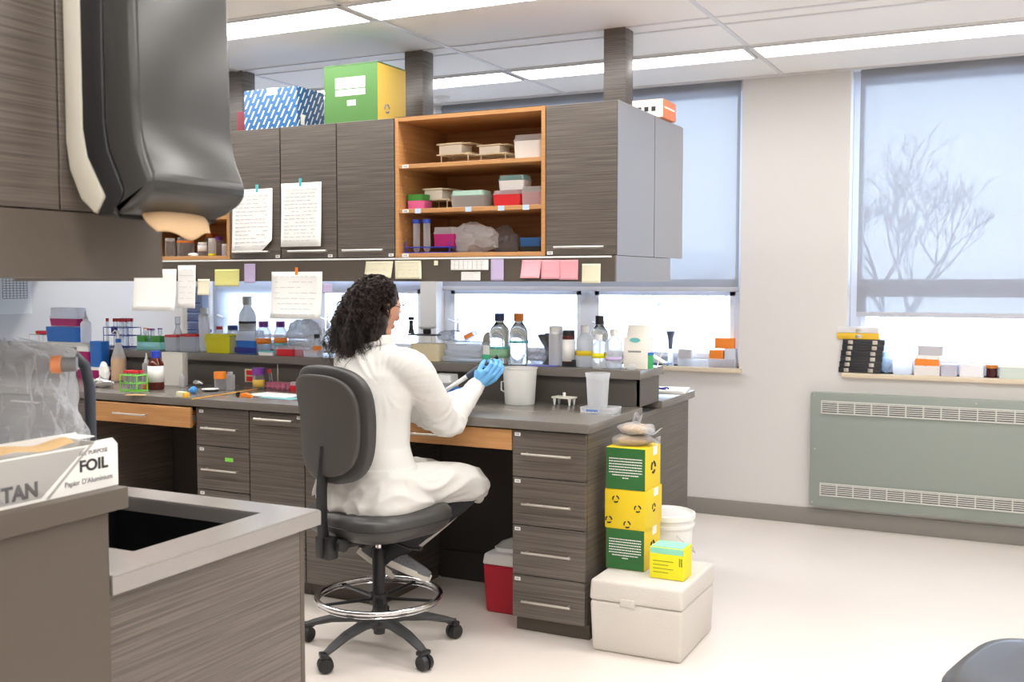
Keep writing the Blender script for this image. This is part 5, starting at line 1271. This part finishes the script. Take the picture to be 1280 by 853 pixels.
# ---------------------------------------------------------------- lab stool
SC = (-2.305, 3.45); HEAD = R(-14)
def stool(label, loc, rz, seatz=.585, group=None):
    t = thing('lab_stool', label, 'stool', (loc[0], loc[1], 0), rz)
    PL = DGREY
    for k in range(5):
        a = R(62+72*k)
        c, s = math.cos(a), math.sin(a)
        pts = [(c*r_, s*r_, z_) for r_, z_ in ((.03, .115), (.10, .118), (.20, .105), (.28, .082), (.315, .07))]
        lg = MB().tube(pts, [(.030, .022), (.027, .020), (.024, .017), (.020, .014), (.014, .011)], 10).out('base_leg', PL, t)
        cx, cy = c*.315, s*.315
        cs = MB(); ta = a+R((20, -50, 75, 140, 10)[k]); M_c = XF((cx, cy, .03), ta)
        cs.lathe([(.008, -.024), (.026, -.024), (.03, -.018), (.03, -.005), (.026, -.003), (.008, -.003)], n=20, M=M_c @ Matrix.Rotation(R(90), 4, 'X'))
        cs.lathe([(.008, .003), (.026, .003), (.03, .005), (.03, .018), (.026, .024), (.008, .024)], n=20, M=M_c @ Matrix.Rotation(R(90), 4, 'X'))
        cs.lathe([(0, -.022), (.012, -.022), (.012, .022), (0, .022)], n=14, M=M_c @ Matrix.Rotation(R(90), 4, 'X'))
        cs.box(-.022, .010, -.026, .026, .028, .045, .005, M=XF((cx, cy, .03), ta)).cyl(cx, cy, .055, .08, .009)
        cs.out('caster', BLACK, lg)
    MB().lathe([(0, .06), (.022, .06), (.024, .075), (.042, .09), (.044, .125), (.03, .15), (.026, .16), (0, .16)]).out('hub', PL, t)
    MB().lathe([(0, .14), (.026, .14), (.026, .40), (.022, .405), (0, .405)]).out('column', BLACK, t)
    MB().lathe([(0, .40), (.013, .40), (.013, seatz-.14), (0, seatz-.14)]).out('gas_rod', CHROME, t)
    RZ = .215; rr = .245
    MB().tube([(rr*math.cos(a), rr*math.sin(a), RZ) for a in [i*2*math.pi/48 for i in range(48)]], .0105, 12, closed=True).tube([((rr-.004)*math.cos(a), (rr-.004)*math.sin(a), RZ-.018) for a in [i*2*math.pi/48 for i in range(48)]], .004, 8, closed=True).out('foot_ring', CHROME, t)
    MB().lathe([(0, RZ-.03), (.036, RZ-.03), (.036, RZ+.01), (0, RZ+.01)]).out('ring_hub', BLACK, t)
    for k in range(5):
        a = R(30+72*k); c, s = math.cos(a), math.sin(a)
        MB().tube([(c*.03, s*.03, RZ-.012), (c*(rr-.005), s*(rr-.005), RZ-.012)], [(.016, .005), (.012, .005)], 8).out('spoke', BLACK, t)
    # mechanism, lever, bracket
    MB().box(-.07, .07, -.10, .09, seatz-.145, seatz-.112, .008).box(-.035, .035, -.27, -.09, seatz-.14, seatz-.12, .005).out('mechanism', BLACK, t)
    MB().tube([(.06, -.02, seatz-.13), (.20, -.02, seatz-.145), (.25, -.01, seatz-.14)], [.005, .005, .010], 8).out('lever', BLACK, t)
    kb = MB()
    kb.lathe([(0, 0), (.026, .002), (.026, .022), (.012, .026), (0, .026)], n=10, M=XF((.045, -.235, seatz-.115), 0, 0, R(90))).out('tension_knob', BLACK, t)
    MB().box(-.045, .035, -.285, -.235, seatz-.17, seatz-.085, .008).out('bracket_housing', BLACK, t)
    MB().box(-.046, -.044, -.28, -.25, seatz-.16, seatz-.125).out('warning_sticker', mat('sticker_red', rgb(226, 160, 150), .6), t, smooth=False)
    MB().tube([(0, -.27, seatz-.16), (0, -.285, seatz-.02), (0, -.285, seatz+.10), (0, -.265, seatz+.26)], [(.026, .006)]*4, 10).out('back_bar', BLACK, t)
    # seat: waterfall cushion
    st = MB(); rings_ = []
    def ring(z, w, d, yo=0, p=.55): return ((0, yo, z), w, d, p)
    st.rings([ring(seatz-.112, .18, .17), ring(seatz-.106, .215, .205), ring(seatz-.085, .240, .232), ring(seatz-.050, .254, .246), ring(seatz-.025, .252, .244), ring(seatz-.008, .238, .230), ring(seatz+.001, .21, .20), ring(seatz-.002, .15, .14), ring(seatz-.006, .07, .07)], 40)
    st.out('seat', VINYL, t, ang=80)
    MB().tube([(.2545*math.copysign(abs(math.cos(a))**.55, math.cos(a)), .2465*math.copysign(abs(math.sin(a))**.55, math.sin(a)), seatz-.052) for a in [i*2*math.pi/64+.02 for i in range(64)]], .0028, 6, closed=True).out('piping', BLACK, t)
    # backrest: curved padded shell
    bz0, bz1, by = seatz+.118, seatz+.565, -.245
    def pad(off, k, thick, nm, m):
        b = MB(); nU, nV = 22, 26
        def outline(u, v, s):
            zc = (bz0+bz1)/2; hz = (bz1-bz0)/2*k
            zz = math.sin((v-.5)*math.pi); cz = math.copysign(abs(zz)**.8, zz)
            wv = (.195+.012*cz)*k*max(0, 1-abs(cz)**4.2)**.36
            uu = math.sin((u-.5)*math.pi); x = wv*math.copysign(abs(uu)**.8, uu)
            edge = max(0, 1-(abs(x)/(max(wv, 1e-4)))**6)*max(0, 1-abs(cz)**8)
            y = by-.035*(x/.2)**2*(-1) + off + s*thick*(.35+.65*edge**.5) - .03*(cz*.5+.5) + .018*math.cos(cz*2)
            return (x, y, zc+hz*cz)
        for s in (-1, 1):
            b.grid(lambda u, v: outline(u, v, s), nU, nV)
        bm = b.b; bmesh.ops.remove_doubles(bm, verts=bm.verts[:], dist=.0004)
        eb = [e for e in bm.edges if e.is_boundary]
        if eb:
            try: bmesh.ops.bridge_loops(bm, edges=eb)
            except Exception: pass
        bmesh.ops.recalc_face_normals(bm, faces=bm.faces[:])
        return b.out(nm, m, t, ang=70)
    pad(.012, 1.0, .030, 'backrest', VINYL)
    pad(-.024, .86, .016, 'back_shell', mat('shell_grey', rgb(74, 70, 68), .5, bump=.1, bscale=500))
    return t
ST = stool('black vinyl lab stool with foot ring, the one the person sits on', SC, HEAD)
q = at(1340, 846, z=.585)
stool('black stool seat cut off by the lower right picture corner', (q.x, q.y), R(75))

# ---------------------------------------------------------------- the person
PR = thing('person', 'person in a white lab coat on the black stool, curly dark hair, blue gloved hands', 'person', (SC[0], SC[1], 0), HEAD)
SKIN = mat('skin', rgb(204, 150, 122), .5, sub=.15)
COATM = mat('white_cotton', rgb(216, 214, 210), .9, bump=.08, bscale=30)
PANT = mat('dark_trousers', rgb(38, 38, 44), .8)
HAIRM = mat('dark_hair', rgb(44, 32, 28), .5, spec=.35)
GLOVE = mat('blue_nitrile', rgb(104, 172, 226), .45, bump=.2, bscale=90)
def loc(p):
    "world to the person's own frame"
    d = Vector((p[0]-SC[0], p[1]-SC[1], 0)); c, s = math.cos(-HEAD), math.sin(-HEAD)
    return Vector((d.x*c-d.y*s, d.x*s+d.y*c, p[2]))
def limb(b, pts, rads, n=16, sub=6):
    "smooth tapered tube through joints (Catmull-Rom)"
    P_ = [Vector(p) for p in pts]; out, rr = [], []
    def rt2(r): return r if isinstance(r, (tuple, list)) else (r, r)
    for i in range(len(P_)-1):
        p0, p1, p2, p3 = P_[max(i-1, 0)], P_[i], P_[i+1], P_[min(i+2, len(P_)-1)]
        a, c = rt2(rads[i]), rt2(rads[i+1])
        for k in range(sub):
            t_ = k/sub
            out.append(.5*((2*p1)+(-p0+p2)*t_+(2*p0-5*p1+4*p2-p3)*t_*t_+(-p0+3*p1-3*p2+p3)*t_**3))
            rr.append((a[0]+(c[0]-a[0])*t_, a[1]+(c[1]-a[1])*t_))
    out.append(P_[-1]); rr.append(rt2(rads[-1]))
    # rounded ends
    b.tube(out, rr, n); e0, e1 = out[0], out[-1]
    b.sphere(e0, 1, 14, (min(rr[0]),)*3); b.sphere(e1, 1, 14, (min(rr[-1]),)*3)
    return b
def fuse(o, vox, smooth=6, disp=None, dscale=.08, fac=.5):
    mod(o, 'REMESH', mode='VOXEL', voxel_size=vox, use_smooth_shade=True)
    if smooth: mod(o, 'SMOOTH', iterations=smooth, factor=fac)
    if disp: mod(o, 'DISPLACE', texture=cloud(dscale, 1), strength=disp, mid_level=.5, texture_coords='LOCAL')
    return o

# key joints, in the person's frame (x right, y forward)
HC = Vector((-.095, .095, 1.352))                       # head centre
shR, shL = Vector((.135, .055, 1.135)), Vector((-.255, .075, 1.135))
elR, elL = Vector((.100, .275, .905)), loc(at(538, 519, y=3.78))
wrR = loc((-2.128, 3.945, 1.018)); wrL = loc(at(588, 491, y=4.0))
hipR, hipL = Vector((.09, .0, .665)), Vector((-.11, .0, .665))
knR, knL = Vector((.085, .415, .605)), Vector((-.125, .43, .60))
anR, anL = loc((-2.335, 3.545, .36)), loc((-2.40, 3.54, .385))

# body: one continuous surface (head, neck, trunk, arms, legs)
b = MB()
fa = R(-9)                                             # the head turns right, towards the hands
Hm = Matrix.Translation(HC) @ Matrix.Rotation(fa, 4, 'Z') @ Matrix.Rotation(R(-14), 4, 'X')
def hp(x, y, z): return Hm @ Vector((x, y, z))
t_ = bmesh.new(); bmesh.ops.create_uvsphere(t_, u_segments=32, v_segments=20, radius=1)
for v in t_.verts:
    x, y, z = v.co; zz = z*.112+.012
    wx = .074*(1-.22*max(0, -z)); wy = .094
    if z < 0: y2 = y*wy*(1-.30*(-z)) + .018*(-z)
    else: y2 = y*wy-.004
    if y > 0 and z < -.1: y2 = y*(.088-.012*abs(z))+.012*(-z)
    v.co = Vector((x*wx, y2, zz))
b.add(t_, Hm)
b.add_ = None
b.sphere(hp(0, .045, -.085), 1, 14, (.038, .034, .026))                     # chin and jaw
b.tube([hp(0, .084, .022), hp(0, .092, .004), hp(0, .100, -.018), hp(0, .088, -.027)], [.008, .010, .012, .009], 10)   # nose
b.tube([hp(-.032, .080, .034), hp(0, .092, .036), hp(.032, .080, .034)], [.006, .008, .006], 8)                        # brow
b.tube([hp(-.020, .086, -.052), hp(0, .087, -.050), hp(.020, .080, -.052)], [.004, .008, .004], 8)                     # lips
b.tube([hp(-.018, .085, -.060), hp(0, .086, -.061), hp(.018, .079, -.060)], [.004, .007, .004], 8)
for s in (-1, 1):                                                                                                        # ears
    b.tube([hp(s*.074, .0, .022), hp(s*.083, -.012, .026), hp(s*.086, -.020, .006), hp(s*.082, -.012, -.016), hp(s*.074, -.002, -.026)], [.005, .007, .008, .007, .006], 8)
    b.sphere(hp(s*.076, -.006, 0), 1, 10, (.006, .012, .022))
limb(b, [hp(0, -.022, -.05), (-.078, .050, 1.235), (-.065, .045, 1.15)], [.050, .046, .045])
b.rings([((-.01, -.02, .60), .16, .12, .9), ((-.01, -.02, .68), .165, .125, .9), ((-.02, -.01, .80), .125, .095, .9), ((-.035, .0, .95), .14, .10, .9), ((-.05, .02, 1.08), .165, .10, .9), ((-.055, .035, 1.15), .12, .065, .9), ((-.065, .045, 1.18), .06, .045, .9)], 28)
for sh, el, wr in ((shR, elR, wrR), (shL, elL, wrL)):
    limb(b, [Vector((-.06, .045, 1.12)).lerp(sh, .6), sh, sh.lerp(el, .5), el, el.lerp(wr, .5), wr, wr+(wr-el).normalized()*.02], [.045, .042, .038, .034, .027, .021, .021])
for hp_, kn, an in ((hipR, knR, anR), (hipL, knL, anL)):
    limb(b, [hp_, kn, an], [.075, .052, .035])
body = fuse(b.out('body', SKIN, PR), .0055, 3)
for s in (-1, 1):
    e = MB().sphere(hp(s*.031, .0835, .014), .011, 12).out('eye', mat('eye_white', rgb(238, 234, 230), .2), PR)
    MB().sphere(hp(s*.031, .0915, .014), .0052, 10).out('iris', mat('iris_brown', rgb(60, 38, 26), .2), e)
    MB().tube([hp(s*.015, .094, .036), hp(s*.032, .096, .041), hp(s*.050, .084, .035)], [.002, .003, .0015], 6).out('eyebrow', HAIRM, PR)

# lab coat
b = MB()
b.rings([((.0, -.015, .575), .215, .185, .75), ((.0, -.02, .61), .222, .190, .75), ((.0, -.02, .66), .208, .165, .8), ((-.012, -.015, .74), .178, .138, .85), ((-.022, -.01, .82), .160, .122, .9), ((-.032, .0, .92), .170, .122, .9), ((-.045, .015, 1.02), .188, .125, .9), ((-.055, .03, 1.10), .196, .118, .85), ((-.06, .04, 1.155), .165, .100, .9), ((-.066, .045, 1.19), .105, .08, .9), ((-.07, .05, 1.222), .066, .062, 1), ((-.072, .05, 1.236), .062, .06, 1)], 36)
limb(b, [Vector((-.01, .04, 1.10)), shR+Vector((-.02, 0, -.008)), shR.lerp(elR, .5)+Vector((.012, -.012, -.01)), elR+Vector((.012, .0, -.014)), elR.lerp(wrR, .45)+Vector((.008, 0, -.022)), wrR], [.082, .080, .068, .060, .045, .034], 20)
limb(b, [Vector((-.11, .05, 1.10)), shL+Vector((.02, 0, -.008)), shL.lerp(elL, .5), elL, elL.lerp(wrL, .5), wrL], [.082, .078, .068, .058, .046, .034], 20)
for kn, hp_, s in ((knR, hipR, 1), (knL, hipL, -1)):
    limb(b, [hp_+Vector((0, -.03, .0)), hp_.lerp(kn, .5)+Vector((s*.01, 0, .012)), kn+Vector((0, .0, .012)), kn+Vector((0, .055, -.015)), kn+Vector((-.0, .075, -.055))], [(.115, .085), (.105, .08), (.09, .07), (.07, .055), (.05, .03)], 22)
b.rings([((-.015, .16, .585), .14, .20, .8), ((-.015, .16, .655), .12, .19, .8)], 28)
coat = b.out('lab_coat', COATM, PR)
mod(coat, 'REMESH', mode='VOXEL', voxel_size=.0065, use_smooth_shade=True)
mod(coat, 'SMOOTH', iterations=9, factor=.5)
bpy.context.view_layer.update()
dg = bpy.context.evaluated_depsgraph_get()
me2 = bpy.data.meshes.new_from_object(coat.evaluated_get(dg)); coat.modifiers.clear(); me2.name = 'lab_coat'
if not me2.materials: me2.materials.append(COATM)
coat.data = me2
def seg(p, a, c):
    d = c-a; t_ = max(0, min(1, (p-a).dot(d)/d.length_squared)); return t_*d.length, (p-(a+d*t_)).length
def ridge(v): return 1-min(1, abs(v)*2.6)
NV = Vector
cos_ = [v.co.copy() for v in me2.vertices]; nor_ = [Vector(v.vector) for v in me2.vertex_normals]; new_ = []
for p, n in zip(cos_, nor_):
    h = 0
    # soft billow everywhere
    h += .010*noise.noise(p*6)
    # long folds fanning from the right armpit down across the back, and from the waist over the lap
    dx = p-NV((.10, .02, 1.06)); ang = math.atan2(dx.z, dx.x); rr_ = NV((dx.x, 0, dx.z)).length
    torso = max(0, 1-abs(p.x+.03)/.26)*(1 if p.y < .16 else max(0, 1-(p.y-.16)/.1))
    h += torso*.012*ridge(noise.noise(NV((ang*4.2, rr_*2.2, p.y*2.5))))*min(1, rr_/.10)*(1 if p.z > .66 else .5)
    if p.z < .74:
        q_ = NV((p.x*15+p.y*3, p.y*4.5-p.x*2, p.z*15)); h += .010*ridge(noise.noise(q_))
    # sleeve creases gather round the elbows
    for sh, el, wr in ((shR, elR, wrR), (shL, elL, wrL)):
        for a_, c_, f_ in ((sh, el, 1), (wr, el, 1)):
            L_s = (c_-a_).length; s_, dd = seg(p, a_, c_)
            if dd < .11 and p.y > .09:
                k_ = math.exp(-((L_s-s_)/.11)**2)
                h += .0075*(.25+.75*k_)*ridge(noise.noise(NV((s_*26+noise.noise(p*9)*1.2, p.x*7, p.z*7))))*f_
    new_ += list(p+n*h)
me2.vertices.foreach_set('co', new_); me2.update()
me2.polygons.foreach_set('use_smooth', [True]*len(me2.polygons))
mod(coat, 'SMOOTH', iterations=1, factor=.4)
# cuff, collar, hanging hem
def cuff(wr, el, nm):
    d = (wr-el).normalized()
    o = MB().tube([wr-d*.03, wr-d*.01, wr+d*.006], [.037, .036, .035], 20, cap=True).out(nm, COATM, PR); return o
cuff(wrR, elR, 'coat_cuff'); cuff(wrL, elL, 'coat_cuff')
b = MB(); b.grid(lambda u, v: (-.07+(.070+.012*v)*math.cos(u*4.6-3.87), .048+(.068+.012*v)*math.sin(u*4.6-3.87), 1.245-.040*v+.006*math.cos(u*4.6-3.87)), 24, 4)
o = b.out('coat_collar', COATM, PR); mod(o, 'SOLIDIFY', thickness=.003)
h0, h1 = loc(at(592, 624, y=3.93)), loc(at(524, 682, y=3.80))
o = MB().tube([h0+Vector((0, 0, .02)), h0, h0.lerp(h1, .5)+Vector((0, 0, -.006)), h1], [(.012, .006), (.013, .006), (.015, .006), (.018, .005)], 10).out('coat_hem', COATM, PR)
q0 = loc(at(396, 592, y=3.27)); 
b = MB(); b.grid(lambda u, v: (q0.x-.02+.06*u-.02*v*u, q0.y+.06*u+.01*math.sin(v*5), q0.z+.01-.10*v*(1-.3*u)), 6, 8)
o = b.out('coat_tail', COATM, PR); mod(o, 'SOLIDIFY', thickness=.004)
# trousers
b = MB()
for hp_, kn, an in ((hipR, knR, anR), (hipL, knL, anL)):
    limb(b, [hp_+Vector((0, 0, -.03)), kn+Vector((0, 0, -.005)), kn.lerp(an, .5)+Vector((0, .012, -.012)), an-(kn-an).normalized()*.012], [.082, .066, .062, .048], 18)
fuse(b.out('trousers', PANT, PR), .007, 4, .008, .06)
# shoes
def shoe(heel, toe, roll, nm):
    h_, t2 = Vector(heel), Vector(toe); d = (t2-h_).normalized(); side = d.cross(Vector((0, 0, 1))).normalized(); up_ = side.cross(d).normalized()
    Mx = Matrix((( side.x, d.x, up_.x, h_.x), (side.y, d.y, up_.y, h_.y), (side.z, d.z, up_.z, h_.z), (0, 0, 0, 1))) @ Matrix.Rotation(roll, 4, 'Y')
    L_ = (t2-h_).length
    def ol(y): # half width along the length 0..1
        return .030+.014*math.sin(min(1, y)*math.pi*.9)+(.006 if y > .5 else 0)
    s_ = MB(); s_.grid(lambda u, v: (0, 0, 0), 1, 1); s_.b.clear()
    prof = []
    N = 28
    for lvl, (z, k) in enumerate(((-.012, .93), (-.008, 1.0), (.010, 1.0), (.014, .96))):
        prof.append([(math.copysign(abs(math.sin(2*math.pi*i/N))**.85, math.sin(2*math.pi*i/N))*ol(.5-.5*math.cos(2*math.pi*i/N))*k, L_*(.5-.5*math.cos(2*math.pi*i/N))+(k-1)*.02*math.cos(2*math.pi*i/N)*-1, z) for i in range(N)])
    V = [[s_.b.verts.new(p) for p in ring_] for ring_ in prof]
    for A_, B2 in zip(V, V[1:]):
        for i in range(N): s_.b.faces.new((A_[i], A_[(i+1) % N], B2[(i+1) % N], B2[i]))
    s_.b.faces.new(V[0][::-1]); s_.b.faces.new(V[-1])
    bmesh.ops.recalc_face_normals(s_.b, faces=s_.b.faces[:]); bmesh.ops.transform(s_.b, matrix=Mx, verts=s_.b.verts[:])
    sh = MB()
    secs = [(.02, .022, .05), (.10, .031, .062), (.25, .034, .068), (.38, .035, .056), (.55, .038, .044), (.72, .042, .034), (.88, .037, .026), (.97, .022, .018)]
    V = []
    for y, hw_, hz_ in secs:
        V.append([sh.b.verts.new((hw_*math.copysign(abs(math.cos(a))**.8, math.cos(a)), L_*y, .008+hz_*max(-.0, math.sin(a))*1.0 if math.sin(a) > 0 else .008)) for a in [2*math.pi*i/20 for i in range(20)]])
    for A_, B2 in zip(V, V[1:]):
        for i in range(20): sh.b.faces.new((A_[i], A_[(i+1) % 20], B2[(i+1) % 20], B2[i]))
    sh.b.faces.new(V[0][::-1]); sh.b.faces.new(V[-1])
    bmesh.ops.transform(sh.b, matrix=Mx, verts=sh.b.verts[:])
    up2 = sh.out('sneaker', mat('knit_upper', rgb(112, 114, 118), .85, var=.5, vscale=90), PR, ang=80)
    s_.out('sole', mat('sneaker_sole', rgb(232, 226, 216), .5), up2, ang=50)
    for k in range(4):
        l_ = MB().tube([Mx @ Vector((-.018, L_*(.36+.08*k), .062-.007*k)), Mx @ Vector((0, L_*(.37+.08*k), .068-.0075*k)), Mx @ Vector((.018, L_*(.36+.08*k), .062-.007*k))], .003, 6).out('lace', mat('lace_grey', rgb(150, 152, 158), .8), up2)
    if nm: 
        MB().grid(lambda u, v: Mx @ Vector((-.02+.04*u, L_*(.27+.12*v), .073+.006*math.sin(v*3))), 4, 4).out('tongue', mat('denim_blue', rgb(100, 130, 176), .8), up2)
shoe(loc((-2.40, 3.525, .355)), loc((-2.175, 3.635, .247)), R(-6), True)
shoe(loc((-2.42, 3.475, .375)), loc((-2.355, 3.60, .240)) + Vector((0, .03, 0)), R(12), False)

# gloved hands: palm, five fingers each, closing on the pipette
tipP, topP = loc((-2.306, 3.965, .978)), loc((-2.089, 4.030, 1.126))
axis = (topP-tipP).normalized()
def hand(wr, el, grip, s, nm, thumb_side):
    "palm from wrist to the grip point; fingers wrap round the pipette axis"
    b = MB(); d = (grip-wr).normalized()
    mid_ = wr+d*.08; near = tipP+axis*(mid_-tipP).dot(axis); tow = near-mid_       # the palm faces the pipette
    nrm = -(tow-d*tow.dot(d)).normalized(); lat = d.cross(nrm).normalized()*s
    pc = wr+d*.055
    # wrist and palm
    b.tube([wr-d*.02, wr+d*.012, wr+d*.04, wr+d*.075, wr+d*.088], [(.026, .022), (.027, .021), (.036, .017), (.040, .015), (.034, .010)] if False else [.023, .022, .024, .021, .014], 16)
    for k in range(4):
        off = lat*(.030-.020*k)
        kn = wr+d*(.086-.004*abs(k-1.2))+off+nrm*.004
        b.tube([wr+d*.02+off*.5, wr+d*.055+off*.9, kn], [.014, .0145, .0115], 12)
        Ls = (.040, .044, .041, .032)[k]; L2 = Ls*.62; L3 = Ls*.5
        a1, a2, a3 = R(20+3*k), R(58+6*k), R(96+8*k)
        cur = kn
        pts = [kn-d*.012, kn]
        for L_, a in ((Ls, a1), (L2, a2), (L3, a3)):
            dv = d*math.cos(a)-nrm*math.sin(a); mid = cur+dv*L_*.5; cur = cur+dv*L_; pts += [mid, cur]
        b.tube(pts, [.0105, .0105, .0096, .0098, .0088, .0088, .0078, .0066], 12)
        b.sphere(pts[-1], 1, 10, (.0066,)*3)
    # thumb leaves the side of the palm near its base
    th0 = wr+d*.026+lat*.020*thumb_side; th1 = wr+d*.050+lat*.040*thumb_side-nrm*.014; th2 = wr+d*.074+lat*.044*thumb_side-nrm*.034; th3 = wr+d*.088+lat*.040*thumb_side-nrm*.052
    b.tube([th0, th1, th1.lerp(th2, .5), th2, th3], [.014, .0125, .0105, .0108, .0078], 12); b.sphere(th3, 1, 10, (.0078,)*3)
    o = b.out(nm, GLOVE, PR)
    fuse(o, .0022, 3)
    return o
gR = tipP.lerp(topP, .62); gL = tipP.lerp(topP, .70)
hand(wrR, elR, wrR+axis*.1+Vector((-.006, 0, .008)), 1, 'glove', -1)
hand(wrL, elL, wrL+axis*.1+Vector((.0, .0, .016)), 1, 'glove', -1)
# the pipette: a thing held, so top-level
def wl(v):
    c, s = math.cos(HEAD), math.sin(HEAD); return Vector((v.x*c-v.y*s+SC[0], v.x*s+v.y*c+SC[1], v.z))
A_, B_ = wl(tipP), wl(topP); dv = (B_-A_)
t = thing('pipette', 'long grey and black pipette held slanting in the blue gloved hands', 'pipette', A_)
t.rotation_mode = 'QUATERNION'; t.rotation_quaternion = Vector((0, 0, 1)).rotation_difference(dv.normalized()); L_ = dv.length
MB().lathe([(0, -.045), (.0015, -.045), (.006, 0), (.009, .004), (.010, L_*.50), (0, L_*.50)]).out('shaft', mat('pipette_white', rgb(226, 226, 228), .35), t)
MB().lathe([(0, L_*.46), (.012, L_*.48), (.015, L_*.58), (.015, L_*.7), (.016, L_*.88), (.012, L_*.93), (0, L_*.93)]).out('grip', mat('pipette_dark', rgb(62, 68, 84), .35), t)
MB().lathe([(0, L_*.93), (.005, L_*.93), (.005, L_*1.02), (.010, L_*1.03), (.010, L_*1.08), (0, L_*1.08)]).out('plunger', BLACK, t)
MB().box(.012, .034, -.006, .006, L_*.86, L_*.89, .002).out('finger_hook', BLACK, t)

# glasses
b = MB()
for s in (-1, 1):
    b.tube([hp(s*.034+.024*math.cos(a), .103-.006*abs(math.cos(a)), .010+.019*math.sin(a)) for a in [i*2*math.pi/20 for i in range(20)]], .0016, 6, closed=True)
    b.tube([hp(s*.058, .097, .016), hp(s*.076, .060, .020), hp(s*.081, -.004, .022), hp(s*.080, -.022, .006)], .0016, 6)
b.tube([hp(-.010, .105, .014), hp(0, .108, .018), hp(.010, .105, .014)], .0016, 6)
g_ = b.out('glasses', BLACK, PR)
for s in (-1, 1):
    MB().lathe([(0, 0), (.0225, 0), (.0225, .0008), (0, .0008)], n=20, M=Matrix.Translation(hp(s*.034, .102, .010)) @ Hm.to_3x3().to_4x4() @ Matrix.Rotation(R(90), 4, 'X') @ Matrix.Scale(.8, 4, (0, 1, 0))).out('lens', GLASS, g_)
# mask-free face, hair: a dark mass and many separate curls
rnd = random.Random(11)
b = MB()
b.sphere(hp(0, -.020, .036), 1, 30, (.083, .097, .099))
for (x, y, z, r) in ((-.015, -.055, -.02, .085), (-.06, -.06, -.05, .075), (.03, -.065, -.05, .070), (-.085, -.06, -.09, .058), (-.03, -.085, -.10, .080), (.035, -.075, -.10, .062), (-.075, -.075, -.15, .060), (-.01, -.085, -.165, .065), (.04, -.07, -.15, .05)):
    p_ = hp(0, 0, 0)+Vector((x, y, z)); b.sphere(p_, 1, 16, (r, r*.95, r))
hm = b.out('hair', HAIRM, PR)
mod(hm, 'REMESH', mode='VOXEL', voxel_size=.007, use_smooth_shade=True)
mod(hm, 'DISPLACE', texture=cloud(.03, 2), strength=.014, mid_level=.45, texture_coords='LOCAL')
fwd = (Hm.to_3x3() @ Vector((0, 1, 0))).normalized()
HV = Matrix.Translation(HC)
def curls(nc, per, name, smooth):
    verts, faces = [], []
    for k in range(nc):
        while True:
            dl = Vector((rnd.gauss(0, 1), rnd.gauss(0, 1), rnd.gauss(0, 1))).normalized()      # in the head's own frame
            if dl.z < -.35 or (dl.y > .35 and dl.z < .66): continue
            if abs(dl.x) > .5 and dl.y > -.28 and dl.z < .45: continue                          # the ears stay free
            break
        root = hp(dl.x*.080, -.018+dl.y*.090, .034+dl.z*.096); d = (Hm.to_3x3() @ dl)
        Ln = rnd.uniform(.10, .18) if smooth else rnd.uniform(.18, .33)
        tgt = HC + Vector((-.028, -.060, -.17)) + Vector((d.x*.155-.022, d.y*.09, rnd.uniform(-.05, .06)))
        if d.x > .3: tgt += Vector((-.01, -.045, .01))
        c0 = root + d*.035 - fwd*.025 + Vector((0, 0, .008)); S = 46
        L_ = (tgt-root).length; sc = min(1.05, Ln/L_)
        ph0, hr, pitch = rnd.uniform(0, 6.28), rnd.uniform(.007, .014), rnd.uniform(.030, .050)
        jitter = Vector((rnd.gauss(0, .012), rnd.gauss(0, .010), 0))
        for m_ in range(per):
            ph = ph0+rnd.gauss(0, .28); off = Vector((rnd.gauss(0, .0028), rnd.gauss(0, .0028), rnd.gauss(0, .0028))); sc2 = sc*rnd.uniform(.86, 1.05)
            pts = []
            for i in range(S):
                u = i/(S-1)*sc2
                p_ = root*(1-u)**2 + c0*2*u*(1-u) + (tgt+jitter)*u*u + off*(.4+u*1.6)
                tt = (u*L_)/pitch*2*math.pi+ph; am = hr*min(1, u*(2.0 if not smooth else .5))
                pts.append(p_+Vector((math.cos(tt)*am, math.sin(tt)*am, math.sin(tt*.5+ph)*am*.7)))
            r_ = rnd.uniform(.0011, .0019); base_i = len(verts)
            for i, p_ in enumerate(pts):
                dd = (pts[min(i+1, S-1)]-pts[max(i-1, 0)]).normalized(); a_ = dd.orthogonal().normalized(); b_ = dd.cross(a_)
                rr_ = r_*(1-.6*(i/(S-1))**3)
                for q_ in range(3): verts.append(p_+(a_*math.cos(q_*2.094)+b_*math.sin(q_*2.094))*rr_)
            for i in range(S-1):
                for q_ in range(3):
                    a0 = base_i+i*3+q_; a1 = base_i+i*3+(q_+1) % 3; faces.append((a0, a1, a1+3, a0+3))
    me = bpy.data.meshes.new(name); me.from_pydata([tuple(v) for v in verts], [], faces); me.materials.append(HAIRM)
    me.polygons.foreach_set('use_smooth', [True]*len(me.polygons))
    o = bpy.data.objects.new(name, me); scn.collection.objects.link(o); o.parent = hm; o['kind'] = 'stuff'; return o
curls(330, 8, 'curly_strands', False)
curls(90, 8, 'crown_strands', True)
